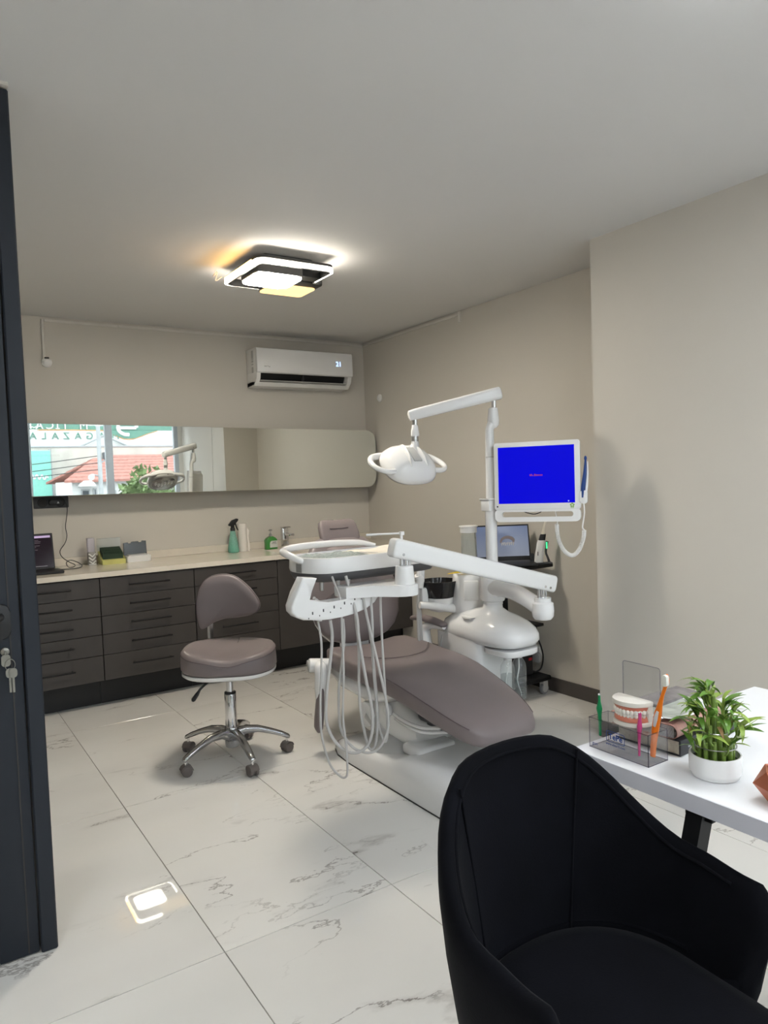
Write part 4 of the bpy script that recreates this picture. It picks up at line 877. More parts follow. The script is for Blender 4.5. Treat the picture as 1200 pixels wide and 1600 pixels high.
# ================================================================== OPERATOR STOOL
def pillow(b, outline, prof, M4, bow=0.0, axis=0, cen=None):
    # outline (u, v); prof list of (scale, w); concentric rings lofted
    n = len(outline); cu_ = cen[0] if cen else sum(p[0] for p in outline)/n; cv_ = cen[1] if cen else sum(p[1] for p in outline)/n
    secs = []
    for s, w_ in prof:
        ring = []
        for u, v in outline:
            uu, vv = cu_+(u-cu_)*s, cv_+(v-cv_)*s
            q = uu if axis == 0 else vv
            ring.append(tuple(M4 @ Vector((uu, vv, w_+bow*q*q))))
        secs.append(ring)
    b.loft(secs)
    return b
sx_, sy_ = 1.31, 3.484
so_ = thing('operator_stool', (sx_, sy_, 0), 'mauve-grey dentist stool with curved backrest on a five-arm chrome base', 'stool')
f = B(); f.lathe([(.030, .062), (.034, .066), (.036, .08), (.036, .15), (.033, .165), (.030, .168)], (sx_, sy_, 0), 28); f.add('hub', 'castal', so_)
f = B(); f.cyl((sx_, sy_, .16), (sx_, sy_, .335), .0295, n=28, bev=.003); f.add('gas_lift_sleeve', 'chrome', so_)
f = B(); f.cyl((sx_, sy_, .333), (sx_, sy_, .345), .029, n=28, bev=.003); f.add('sleeve_cap', 'black', so_)
f = B(); f.cyl((sx_, sy_, .34), (sx_, sy_, .45), .0185, n=24); f.add('gas_lift_rod', 'chrome', so_)
WB = M('taupe_caster', (.13, .112, .105), .5)
for k in range(5):
    a = math.radians(196+72*k); d = Vector((math.cos(a), math.sin(a), 0)); c0 = Vector((sx_, sy_, 0)); n_ = Vector((-d.y, d.x, 0)); R = .275
    secs = []
    for r_, z_, hw, hh in ((.025, .125, .030, .032), (.07, .142, .024, .020), (.13, .140, .021, .016), (.20, .118, .018, .014), (.255, .096, .016, .013), (.285, .082, .014, .011), (.291, .080, .010, .006)):
        p = c0+d*r_+Vector((0, 0, z_)); secs.append([tuple(p+n_*x+Vector((0, 0, 1))*y) for x, y in se(hw, hh, 3, 20)])
    f = B(); f.loft(secs); lg = f.add('base_arm', 'castal', so_, angle=60)
    cc = c0+d*R; f = B(); f.cyl((cc.x, cc.y, .05), (cc.x, cc.y, .082), .007, n=12); f.add('caster_stem', 'chrome', lg)
    ra = a+1.2+k*.5; w_ = Vector((math.cos(ra), math.sin(ra), 0))
    for s in (-1, 1):
        f = B(); f.cyl(cc+w_*s*.006+Vector((0, 0, .026)), cc+w_*s*.024+Vector((0, 0, .026)), .026, n=24, bev=.005); f.add('caster_wheel', WB, lg)
    f = B(); f.cyl(cc-w_*.006+Vector((0, 0, .026)), cc+w_*.006+Vector((0, 0, .026)), .020, n=16)
    hood = []
    for s in (-.0265, .0265):
        pass
    t_ = Vector((-w_.y, w_.x, 0))
    f.loft([[tuple(cc+w_*s+t_*(r_*math.cos(q))+Vector((0, 0, .026+r_*math.sin(q)))) for r_ in (.0275, .031) for q in ([.1+.56*j for j in range(6)] if r_ < .03 else [.1+.56*j for j in reversed(range(6))])] for s in (-.022, .022)]); f.add('caster_hood', WB, lg)
# seat: dished pillow
r3 = Vector((.836, -.547, 0)).normalized(); f3 = Vector((.547, .836, 0)).normalized()
SMX = basis((sx_+.005, sy_+.005, 0), r3, f3, (0, 0, 1))
oseat = []
for k in range(48):
    t = 2*PI*k/48; c, s_ = math.cos(t), math.sin(t)
    r_ = 1.0 - .05*math.exp(-((t-1.5*PI-.12)/.35)**2)
    oseat.append((.236*r_*math.copysign(abs(c)**.86, c), .205*r_*math.copysign(abs(s_)**.86, s_)))
f = B(); secs = []
for s, z_ in ((.86, .462), (.97, .466), (1.0, .480), (1.0, .515), (.985, .540), (.95, .556), (.88, .565), (.75, .563), (.6, .556), (.42, .553), (.2, .556), (.04, .558)):
    ring = []
    for u, v in oseat:
        uu, vv = u*s, v*s
        dz = 0.0
        if z_ > .53: dz = .020*(uu/.236)**2*(1 if z_ < .562 else .7) - .012*max(0, -vv/.205) + .016*max(0, vv/.205)
        if z_ > .50: dz -= .022*math.exp(-((uu-.03)/.075)**2)*max(0, -vv/.205)**1.5*(1 if z_ > .53 else .4); dz -= .010*math.exp(-(uu/.16)**2)*math.exp(-((vv+.02)/.09)**2)*(z_ > .55)
        tilt = -.05*uu
        ring.append(tuple(SMX @ Vector((uu, vv, z_+dz+tilt*.3))))
    secs.append(ring)
f.loft(secs); ss = f.add('seat_cushion', 'leather', so_, angle=75)
B().tube([tuple(SMX @ Vector((u*.992, v*.992, .545+.013*(u/.236)**2-.012*max(0, -v/.205)+.016*max(0, v/.205)-.015*u-.022*math.exp(-((u-.03)/.075)**2)*max(0, -v/.205)**1.5))) for u, v in oseat], .002, 6, 1, closed=True).add('seam', 'stitch', ss)
B().tube([tuple(SMX @ Vector((.02+.004*k, .19-.048*k, .5785-.0035*k-(.001*k if k > 5 else 0)))) for k in range(0, 3)], .0018, 6, 2).add('seam', 'stitch', ss)
f = B(); pillow(f, oseat, [(.80, .440), (.93, .442), (.985, .452), (.985, .464)], SMX); f.add('seat_pan', 'white', so_, angle=60)
f = B(); f.box(-.06, .06, -.07, .07, .425, .444, .006, 2, SMX); f.add('tilt_mechanism', 'dgrey', so_)
f = B(); f.tube([SMX @ Vector(q) for q in ((-.04, -.05, .435), (-.08, -.09, .425), (-.115, -.12, .40), (-.135, -.135, .375))], [.005, .005, .006, .006], 10, 4); f.tube([SMX @ Vector(q) for q in ((-.120, -.122, .395), (-.135, -.135, .372), (-.150, -.148, .350), (-.155, -.152, .343))], [.006, .014, .015, .006], 12, 4, sx=.6); f.add('height_lever', 'black', so_)
f = B(); f.tube([SMX @ Vector(q) for q in ((-.10, .12, .435), (-.18, .18, .43), (-.235, .22, .43))], [.005, .005, .011], 10, 3); f.add('tilt_lever', 'chrome', so_)
# backrest
bo_ = Vector((sx_, sy_, 0))+f3*.205
BM = basis((bo_.x-r3.x*.03, bo_.y-r3.y*.03, .790), r3, (0, 0, 1), -f3)
pts = [(-45, 42), (-48, 12), (-44, -14), (-33, -31), (-14, -38), (10, -35), (31, -20), (45, -4), (51, 8), (48, 19), (36, 27), (15, 31), (-8, 33), (-27, 39), (-38, 46)]
osm = smooth_poly([(x*.0034, -y*.0034) for x, y in pts], 4)
prof_ = [(.05, -.020), (.5, -.022), (.85, -.020), (.96, -.014), (1.0, -.002), (1.0, .008), (.97, .018), (.9, .026), (.7, .032), (.4, .034), (.05, .035)]
f = B(); pillow(f, osm, prof_, BM, 1.3, 0); bkr = f.add('backrest', 'leather', so_, angle=75)
f = B(); pillow(f, osm, [(.05, -.027), (.7, -.027), (.93, -.024), (.965, -.016)], BM, 1.3, 0); f.add('back_shell', 'white', so_, angle=60)
B().tube([tuple(BM @ Vector((u*.985, v*.985, .013+1.3*u*u))) for u, v in osm], .0018, 6, 1, closed=True).add('seam', 'stitch', bkr)
f = B(); sp = [BM @ Vector((-.105, -.08, -.024)), BM @ Vector((-.112, -.16, -.03)), BM @ Vector((-.115, -.24, -.04)), BM @ Vector((-.10, -.33, .0)), BM @ Vector((-.06, -.352, .10)), BM @ Vector((-.02, -.356, .17))]
f.tube(sp, .016, 12, 6, sx=.35, sy=1.0, ref=tuple(f3)); f.add('backrest_stem', 'steel', so_)

# ================================================================== THINGS ON THE WORKTOP
ZT = .870
lt = thing('laptop', (.60, 5.03, ZT), 'black open laptop with dark screen on the worktop, half hidden by the door', 'laptop')
f = B(); f.box(.47, .80, 4.92, 5.13, ZT+.001, ZT+.018, .004, 1); f.add('keyboard_base', 'black', lt)
TM = basis((.615, 5.125, ZT+.016), (1, 0, 0), Vector((0, .22, .975)).normalized(), Vector((0, -.975, .22)).normalized())
f = B(); f.box(-.165, .165, 0, .235, -.008, 0, .003, 1, TM); f.add('lid', 'black', lt)
f = B(); f.box(-.157, .157, .012, .224, 0, .0008, 0, 1, TM); f.add('screen', M('dark_code_screen', (.01, .008, .012), .12, emit=(.006, .002, .004), estr=.8, var=.2, spec=.2), lt, angle=0)
f = B(); f.box(-.157, .150, .206, .220, .0008, .0013, 0, 1, TM); f.add('title_bar', emis('lilac_bar', (.62, .46, .72), .62), lt, angle=0)
random.seed(5); f = B()
for k in range(9):
    y = .19-.009*k; x = .02+random.uniform(-.01, .02); f.box(x, x+random.uniform(.02, .06), y, y+.0025, .0008, .0012, 0, 1, TM)
f.add('code_lines', emis('code_text', (.20, .16, .20), .5), lt, angle=0)
f = B(); f.box(-.15, .12, .018, .022, .0008, .0012, 0, 1, TM); f.add('task_bar', emis('task_text', (.25, .24, .26), .5), lt, angle=0)
pb_ = thing('glass_tube', (.70, 5.29, ZT), 'slim clear tube standing behind the laptop on the worktop', 'tube')
f = B(); f.lathe([(.014, ZT), (.014, ZT+.20), (.012, ZT+.20), (.012, ZT+.004), (.002, ZT+.003)], (.70, 5.29, 0), 20); f.add('tube', 'pet', pb_)
f = B(); f.cyl((.70, 5.29, ZT+.004), (.70, 5.29, ZT+.12), .008, n=14); f.add('contents', 'whitem', pb_)

# small bottle: clear box on top of a printed jar
cbx = thing('cosmetic_jar', (1.04, 5.29, ZT), 'narrow cut-glass jar with white chevrons below a frosted cap on the worktop', 'jar')
f = B(); f.prism(rr(1.012, 1.066, 5.266, 5.314, .012), ZT, ZT+.088, None, .004); f.add('jar', M('cut_glass_jar', (.30, .285, .27), .15), cbx)
f = B(); f.prism(rr(1.012, 1.060, 5.268, 5.312, .008), ZT+.09, ZT+.185, None, .003); f.add('clear_cap', clear('lilac_cap', (.80, .78, .84), .08, haze=.35), cbx)
f = B()
for z_ in (.018, .042, .066):
    f.tube([(1.016, 5.2655, ZT+z_+.012), (1.039, 5.2640, ZT+z_-.008), (1.062, 5.2655, ZT+z_+.012)], .0045, 6, 1)
f.box(1.014, 1.064, 5.2640, 5.2662, ZT+.003, ZT+.008); f.add('cut_relief', 'whitem', cbx)
# bur stand: yellow tray, green bristles, clear lid
bs_ = thing('bur_stand', (1.16, 5.27, ZT), 'yellow bur stand with green pins and clear raised lid on the worktop', 'bur stand')
YL = M('lime_yellow_plastic', (.56, .54, .18), .4); GR = M('dark_green_foam', (.022, .045, .026), .8)
f = B(); f.prism([(5.20, ZT), (5.34, ZT), (5.34, ZT+.085), (5.325, ZT+.085), (5.235, ZT+.036), (5.20, ZT+.030)], 1.09, 1.245, MXX, .003); f.add('base', YL, bs_)
f = B(); f.prism([(5.226, ZT+.034), (5.226, ZT+.070), (5.318, ZT+.112), (5.318, ZT+.082)], 1.10, 1.235, MXX, .002); f.add('foam_block', GR, bs_)
f = B()
for i in range(13):
    for j in range(3): f.cyl((1.106+.0102*i, 5.236+.033*j, ZT+.070+.014*j), (1.106+.0102*i, 5.236+.033*j, ZT+.084+.014*j), .0018, n=5)
tag(f.add('bur_pins', GR, bs_, angle=0), kind='stuff')
f = B(); f.box(1.085, 1.245, 5.336, 5.340, ZT+.09, ZT+.175, .001, 1); f.box(1.085, 1.245, 5.318, 5.340, ZT+.172, ZT+.175, .001, 1); f.add('clear_lid', 'pet', bs_, angle=0)
# bur box with smoky lid
bx = thing('bur_box', (1.34, 5.28, ZT), 'white instrument box with open smoky grey lid on the worktop', 'box')
f = B(); f.prism(rr(1.255, 1.425, 5.215, 5.315, .012), ZT, ZT+.042, None, .005); f.add('base', 'whitem', bx)
SMK = clear('smoky_lid', (.30, .33, .36), .08, haze=.18)
TB = basis((0, 5.312, ZT+.040), (1, 0, 0), Vector((0, .12, .99)).normalized(), Vector((0, -.99, .12)).normalized())
f = B(); f.prism([(1.262, 0), (1.418, 0), (1.418, .098), (1.392, .098), (1.386, .088), (1.370, .088), (1.364, .096), (1.318, .094), (1.312, .084), (1.296, .084), (1.290, .092), (1.262, .090)], 0, .004, TB); f.add('lid', SMK, bx, angle=0)
f = B(); f.tube([TB @ Vector(q) for q in ((1.262, 0, .002), (1.262, .090, .002), (1.290, .092, .002), (1.296, .084, .002), (1.312, .084, .002), (1.318, .094, .002), (1.364, .096, .002), (1.370, .088, .002), (1.386, .088, .002), (1.392, .098, .002), (1.418, .098, .002), (1.418, 0, .002))], .003, 6, 1); f.add('lid_rim', 'dgrey', bx)
f = B(); f.box(1.275, 1.405, 5.235, 5.30, ZT+.042, ZT+.050, .002, 1); f.add('tray_insert', 'grey', bx)
# spray bottle
sb_ = thing('spray_bottle', (2.05, 5.25, ZT), 'teal clear spray bottle with black trigger on the worktop', 'bottle')
TEAL = clear('teal_plastic', (.50, .84, .74), .06, haze=.30)
f = B(); f.lathe([(.036, ZT), (.041, ZT+.004), (.042, ZT+.02), (.035, ZT+.075), (.024, ZT+.13), (.018, ZT+.16), (.017, ZT+.172)], (2.055, 5.25, 0), 28); f.add('bottle_body', TEAL, sb_, angle=60)
f = B(); f.lathe([(.034, ZT+.003), (.038, ZT+.02), (.033, ZT+.068), (.003, ZT+.069)], (2.055, 5.25, 0), 24); f.add('liquid', M('teal_liquid', (.16, .50, .40), .2), sb_)
f = B(); f.lathe([(.0185, ZT+.165), (.0185, ZT+.185), (.014, ZT+.19)], (2.055, 5.25, 0), 20); f.tube([(2.055, 5.25, ZT+.188), (2.054, 5.25, ZT+.215)], .015, 12, 1); f.prism([(2.022, ZT+.212), (2.030, ZT+.203), (2.066, ZT+.205), (2.090, ZT+.238), (2.100, ZT+.244), (2.100, ZT+.254), (2.086, ZT+.258), (2.050, ZT+.245)], -.012, .012, basis((0, 5.25, 0), (1, 0, 0), (0, 0, 1), (0, -1, 0)), .003)
f.add('spray_head', 'black', sb_, angle=50)
f = B(); f.tube([(2.078, 5.25, ZT+.225), (2.083, 5.25, ZT+.20), (2.092, 5.25, ZT+.178), (2.098, 5.25, ZT+.168)], [.006, .0055, .005, .004], 10, 4); f.add('trigger', 'black', sb_)
pr = thing('paper_roll', (2.145, 5.27, ZT), 'standing white paper towel roll between spray bottle and soap on the worktop', 'paper roll')
PP = M('paper_white', (.76, .72, .67), .9, var=.03)
f = B(); f.lathe([(.030, ZT), (.034, ZT+.002), (.034, ZT+.214), (.031, ZT+.216), (.016, ZT+.216), (.016, ZT+.19), (.003, ZT+.19)], (2.14, 5.27, 0), 28); f.add('roll', PP, pr, angle=50)
f = B(); f.sheet([[(2.174+.012*(j/5)+.004*math.sin(i), 5.262-.01*j/5, ZT+.002+.18*(i/7)*(1-.12*j/5)) for j in range(6)] for i in range(8)]); bmesh.ops.solidify(f.bm, geom=f.bm.faces, thickness=.0006); f.add('loose_sheet', PP, pr)
# soap dispenser
sp_ = thing('soap_bottle', (2.37, 5.25, ZT), 'green soap pump bottle with white label on the worktop by the tap', 'bottle')
GS = M('green_soap_bottle', (.055, .26, .05), .25, coat=.3)
f = B(); f.prism([(2.318, ZT), (2.412, ZT), (2.412, ZT+.072), (2.400, ZT+.088), (2.378, ZT+.100), (2.352, ZT+.100), (2.330, ZT+.088), (2.318, ZT+.072)], -.024, .024, basis((0, 5.25, 0), (1, 0, 0), (0, 0, 1), (0, -1, 0)), .006, 3); f.add('bottle_body', GS, sp_, angle=50)
f = B(); f.prism([(2.346, ZT+.014), (2.410, ZT+.014), (2.410, ZT+.066), (2.360, ZT+.066), (2.350, ZT+.058), (2.346, ZT+.045)], .0242, .0248, basis((0, 5.25, 0), (1, 0, 0), (0, 0, 1), (0, -1, 0))); lb = f.add('label', M('white_label', (.70, .72, .66), .5), sp_, angle=0)
f = B(); f.box(2.368, 2.398, 5.2245, 5.2252, ZT+.052, ZT+.057); f.box(2.360, 2.402, 5.2245, 5.2252, ZT+.042, ZT+.0445); f.add('label_print', 'dgrey', lb, angle=0)
f = B(); f.lathe([(.014, ZT+.098), (.014, ZT+.118), (.008, ZT+.122), (.004, ZT+.124), (.004, ZT+.145)], (2.365, 5.25, 0), 18); f.box(2.352, 2.380, 5.243, 5.257, ZT+.143, ZT+.153, .003, 1); f.add('pump', 'steel', sp_)
# tap
tp = thing('basin_tap', (2.50, 5.28, ZT), 'square chrome basin tap standing behind the sink', 'tap')
f = B(); f.box(2.478, 2.528, 5.262, 5.308, ZT, ZT+.155, .003, 2); f.add('body', 'chrome', tp, angle=30)
f = B(); f.box(2.485, 2.523, 5.15, 5.265, ZT+.098, ZT+.118, .003, 2); f.box(2.520, 2.560, 5.27, 5.285, ZT+.100, ZT+.112, .003, 1); f.add('spout', 'chrome', tp, angle=30)
f = B(); f.box(2.478, 2.540, 5.245, 5.310, ZT+.158, ZT+.166, .002, 1); f.add('lever', 'chrome', tp, angle=30)

# ================================================================== DESK
DZ = .750
dk = thing('desk', (1.65, .45, 0), 'white desk with slanted black metal legs at the right edge', 'desk')
f = B(); f.box(1.2625, 2.03, -.30, 1.165, DZ-.038, DZ, .0015, 1); f.add('desk_top', 'desk', dk, angle=0)
f = B(); f.box(1.2615, 1.2635, -.299, 1.164, DZ-.037, DZ-.001); f.box(1.263, 2.029, 1.1645, 1.166, DZ-.037, DZ-.001); f.add('edge_band', 'desked', dk, angle=0)
for y in (.86, 0.0):
    for s, x in ((-1, 1.30), (1, 1.99)):
        f = B(); xb = x-s*.04
        f.loft([[(x+dx*.9, y+dy, DZ-.038) for dx, dy in ((-.022, -.018), (.022, -.018), (.022, .018), (-.022, .018))], [(x+s*.03+dx-0*s, y+dy+.12, 0) for dx, dy in ((-.022, -.018), (.022, -.018), (.022, .018), (-.022, .018))]]); f.add('leg', 'blackmat', dk, angle=20)
    f = B(); f.box(1.29, 2.0, y-.03, y+.03, DZ-.062, DZ-.038, .002, 1); f.add('cross_bar', 'blackmat', dk, angle=0)

# display box of clear acrylic with printed lettering
bxx = thing('display_box', (1.336, 1.065, DZ), 'clear acrylic toothbrush display box with blue lettering on the desk', 'display box')
x0, x1, y0, y1, zt = 1.303, 1.369, .985, 1.146, DZ+.068
f = B(); th = .0022
f.box(x0, x0+th, y0, y1, DZ, zt); f.add('front_wall', 'acryl', bxx, angle=0)
for a in ((x1-th, x1, y0, y1, DZ, zt), (x0+th, x1-th, y0, y0+th, DZ, zt), (x0+th, x1-th, y1-th, y1, DZ, zt), (x0, x1, y0, y1, zt, zt+th), (x0+th, x1-th, y0+th, y1-th, DZ, DZ+th)):
    B().box(*a).add('wall_panel', 'acryl', bxx, angle=0)
f = B()
for x in (x0, x1):
    for y in (y0, y1): f.box(x-.0008, x+.0008, y-.0008, y+.0008, DZ, zt+th)
for x in (x0, x1):
    for z in (DZ+.0008, zt+th): f.box(x-.0007, x+.0007, y0, y1, z-.0007, z+.0007)
for y in (y0, y1):
    for z in (DZ+.0008, zt+th): f.box(x0, x1, y-.0007, y+.0007, z-.0007, z+.0007)
tag(f.add('edge_lines', 'acryledge', bxx, angle=0), kind='stuff')
BM_ = basis((x1-.001, (1.001+1.098)/2, 0), (0, -1, 0), (0, 0, 1), (-1, 0, 0))
f = B(); f.prism(rr(-.050, .050, zt+.002, .952, .006), -.0012, .0012, BM_); f.add('back_plate', clear('back_plate_acrylic', (.94, .94, .945), .03), bxx, angle=0)
f = B(); f.tube([BM_ @ Vector((*q, 0)) for q in rr(-.050, .050, zt+.002, .952, .006)], .0011, 5, 1, closed=True); f.add('plate_edge', 'acryledge', bxx)
BLUE = M('blue_print', (.015, .06, .26), .5, var=0)
FM = lambda y, z: basis((x0-.0006, y, z), (0, -1, 0), (0, 0, 1), (-1, 0, 0))
text('print_brand', 'TePe', .0185, BLUE, bxx, FM(1.0715, DZ+.0405), ext=.0002, bold=.0004)
f = B(); f.frame(rr(-.0255, .0255, -.0125, .0125, .004, 4), rr(-.0242, .0242, -.0112, .0112, .003, 4), 0, .0003, FM(1.0715, DZ+.0405)); f.add('print_frame', BLUE, bxx, angle=0)
text('print_web', 'www.elite15.com', .0075, BLUE, bxx, FM(1.072, DZ+.0225), ext=.0002)
text('print_side', 'gun', .011, M('violet_print', (.16, .18, .38), .5), bxx, FM(1.130, DZ+.012), ext=.0002)

# jaw model on the display box
zt2 = zt+.0024
jm = thing('jaw_model', (1.338, 1.062, zt2), 'plaster and pink dental jaw model standing on the clear display box', 'dental model')
def dshape(a, b, n=20):   # arch outline: flat back at +X, curved front towards -X
    return [(-a*math.sin(PI*k/n)**.8, b*math.cos(PI*k/n)) for k in range(n+1)]
def dput(a, b, z0, z1, nm, mat, bev=.0015, ox=1.362, oy=1.061):
    f = B(); f.prism([(ox+x, oy+y) for x, y in dshape(a, b)], zt2+z0, zt2+z1, None, bev); return f.add(nm, mat, jm, angle=50)
PLS = M('plaster_ivory', (.74, .70, .63), .5); GUM = M('pink_gum', (.62, .20, .13), .35, coat=.3, bump=.2, bscale=200); TTH = M('tooth_enamel', (.80, .77, .70), .2)
JS = .86
dput(.052, .046, 0, .010*JS, 'lower_plaster', PLS); dput(.052, .047, .0525*JS, .064*JS, 'upper_plaster', PLS)
f = B(); f.loft([[(1.360+x*s*.9, 1.061+y*s*.88, zt2+z*JS) for x, y in dshape(.052, .048)] for s, z in ((1.0, .0112), (1.0, .016), (.94, .024), (.90, .026))]); f.add('lower_gum', GUM, jm, angle=60)
f = B(); f.loft([[(1.360+x*s*.9, 1.061+y*s*.88, zt2+z*JS) for x, y in dshape(.052, .048)] for s, z in ((.90, .038), (.94, .040), (1.0, .048), (1.0, .0518))]); f.add('upper_gum', GUM, jm, angle=60)
f = B(); f.box(1.350, 1.365, 1.017, 1.105, zt2+.0005, zt2+.0635*JS, .001, 1); f.add('back_mount', PLS, jm, angle=0)
for row, z_, n in (('upper_teeth', .0365, 14), ('lower_teeth', .0270, 14)):
    f = B()
    for k in range(n):
        t = PI*(k+.5)/n; x, y = -.0495*math.sin(t)**.8, .0455*math.cos(t); k2 = 1 if row[0] == 'u' else .93
        f.ball((1.360+x*k2*.9, 1.061+y*k2*.88, zt2+z_*JS), (.0044, .0045, .0056), 10, 8, None, .8)
    tag(f.add(row, TTH, jm), kind='stuff')
def stick(name, pts, rad, mat, label, cat, extra=None, n=12):
    t = thing(name, pts[0], label, cat)
    f = B(); f.tube(pts, [q*1.35 for q in rad], n, 5, sx=.9); f.add('handle', mat, t)
    return t
GRN = M('green_plastic', (.0, .22, .07), .3); PNK = M('magenta_plastic', (.55, .05, .20), .3); ORG = M('orange_plastic', (.85, .20, .01), .28)
t = stick('interdental_brush', [(1.335, 1.142, DZ+.020), (1.334, 1.1415, DZ+.05), (1.333, 1.141, DZ+.070), (1.332, 1.1405, DZ+.085), (1.332, 1.140, DZ+.102), (1.332, 1.140, DZ+.117)], [.0025, .0028, .0035, .0055, .0025, .0022], GRN, 'green interdental brush standing at the far end of the display box', 'brush')
f = B(); f.cyl((1.332, 1.140, DZ+.117), (1.330, 1.139, DZ+.120), .0024, n=8); f.add('bristle_tip', 'whitem', t)
t = stick('interdental_brush', [(1.318, 1.020, DZ+.012), (1.3175, 1.019, DZ+.04), (1.317, 1.018, DZ+.062), (1.3165, 1.0165, DZ+.078), (1.316, 1.015, DZ+.095), (1.316, 1.0145, DZ+.110)], [.002, .0024, .003, .0045, .0028, .0028], PNK, 'magenta interdental brush standing in front of the jaw model', 'brush')
f = B(); f.tube([(1.316, 1.0145, DZ+.110), (1.314, 1.018, DZ+.1105), (1.312, 1.026, DZ+.110)], [.003, .0012, .001], 8, 3); f.add('wire_tip', 'whitem', t)
t = thing('toothbrush', (1.34, .99, DZ+.01), 'orange toothbrush leaning out of the display box beside the clear plate', 'toothbrush')
cur = [(1.338, 1.000, DZ+.012), (1.338, .996, DZ+.05), (1.338, .990, DZ+.085), (1.338, .984, DZ+.112), (1.338, .978, DZ+.135), (1.338, .972, DZ+.155), (1.338, .966, DZ+.172), (1.338, .963, DZ+.182)]
f = B(); f.tube(cur, [.0066, .0078, .0092, .0090, .0058, .0040, .0042, .0042], 14, 6, sx=.55, sy=1.0, ref=(1, 0, 0)); f.ball((1.339, .961, DZ+.190), (.003, .0055, .014), 14, 10); f.add('handle', ORG, t)
f = B(); f.tube([(1.3335, .9915, DZ+.082), (1.3325, .987, DZ+.10), (1.3335, .982, DZ+.118)], [.003, .0052, .003], 12, 5, sx=.4, sy=1.0, ref=(1, 0, 0)); f.add('thumb_grip', M('grip_grey_white', (.62, .60, .60), .4), t)
f = B(); f.prism(rr(.955, .967, DZ+.178, DZ+.202, .004), 0, .009, basis((1.337, 0, 0), (0, 1, 0), (0, 0, 1), (-1, 0, 0)), .001); f.add('bristles', M('bristle_white', (.74, .73, .66), .8), t)

# books
def book(name, loc, rz, w_, d_, h_, cover, label, spine='y0'):
    t = thing(name, loc, label, 'book', rz)
    f = B(); f.box(0, w_, 0, d_, 0, .003, .0008, 1); f.box(0, w_, 0, d_, h_-.003, h_, .0008, 1); f.box(0, w_, -.001, .004, 0, h_, .0012, 1); f.add('cover', cover, t, world=False, angle=0)
    f = B(); f.box(.004, w_-.004, .004, d_-.003, .003, h_-.003); f.add('pages', M('book_pages', (.62, .58, .48), .9, var=.1, vscale=150), t, world=False, angle=0)
    return t
BC = M('black_book_cover', (.018, .019, .024), .45)
b1 = book('book', (1.405, .978, DZ+.0005), .06, .235, .165, .036, BC, 'thick black hardback book lying on the desk under the magazine')
f = B()
for a_, b_ in ((.030, .040), (.044, .049), (.053, .056), (.060, .064)): f.box(a_, b_, -.0016, -.0008, .015, .021)
tag(f.add('spine_title', M('spine_print', (.30, .31, .33), .5), b1, world=False, angle=0), kind='stuff')
mg = thing('magazine', (1.40, .985, DZ+.037), 'curled soft-cover magazine with rust-pink cover on the black book', 'magazine', .10)
PK = M('rust_pink_cover', (.40, .22, .18), .4, var=.35, vscale=30)
sec = []
for k in range(13):
    a = -PI/2+PI*k/12; sec.append((.012-.016*math.cos(a), .016+.016*math.sin(a)))
f = B(); prof = [(.16, -.0)] 
ring = [(.165, .0), (.012, .0)] + [(.012-.016*math.cos(-PI/2+PI*k/10+0), .016+.016*math.sin(-PI/2+PI*k/10)) for k in range(1, 10)] + [(.012, .032), (.165, .030), (.165, .0285), (.012, .0305)] + [(.012-.0145*math.cos(PI/2-PI*k/10), .016+.0145*math.sin(PI/2-PI*k/10)) for k in range(1, 10)] + [(.012, .0015), (.165, .0015)]
f.loft([[(x, y, z) for y, z in ring] for x in (0, .22)]); f.add('cover', PK, mg, world=False, angle=50)
f = B()
for k in range(8): f.box(.002, .218, .006, .16, .0025+.0034*k, .0050+.0034*k)
tag(f.add('pages', M('magazine_pages', (.50, .50, .52), .7, var=.2, vscale=60), mg, world=False, angle=0), kind='stuff')
g = [[(.01+.19*i/10, -.002+.13*j/6, .0335+.010*(abs(i-5)/5)**2*(1-j/7)+.004*(j == 0)) for i in range(11)] for j in range(7)]
lf = thing('leaflet', (1.40, .985, DZ+.0705), 'white leaflet with grey picture and curled corners on top of the magazine', 'leaflet', .16)
f = B(); f.sheet([[(x, y, z-.0330) for x, y, z in r] for r in g]); bmesh.ops.solidify(f.bm, geom=f.bm.faces, thickness=.0007); f.add('sheet', M('leaflet_paper', (.78, .78, .78), .5), lf, world=False)
f = B(); f.sheet([[(x, y, z-.0330+.0009) for x, y, z in r[1:-1]] for r in g[1:-1]]); f.add('picture', M('leaflet_picture', (.40, .42, .37), .4, var=.3, vscale=25), lf, world=False)
f = B(); f.ball((.012, .04, .006), (.006, .006, .004), 12, 8); f.add('pin', 'chrome', lf, world=False)
nb = B(); nb.box(1.47, 1.64, 1.085, 1.15, DZ+.071, DZ+.079, .001, 1); nb.add('notebook', M('grey_photo_cover', (.20, .18, .18), .4, var=.3, vscale=30), angle=0, label='grey thin notebook at the back of the book pile', cat='notebook')

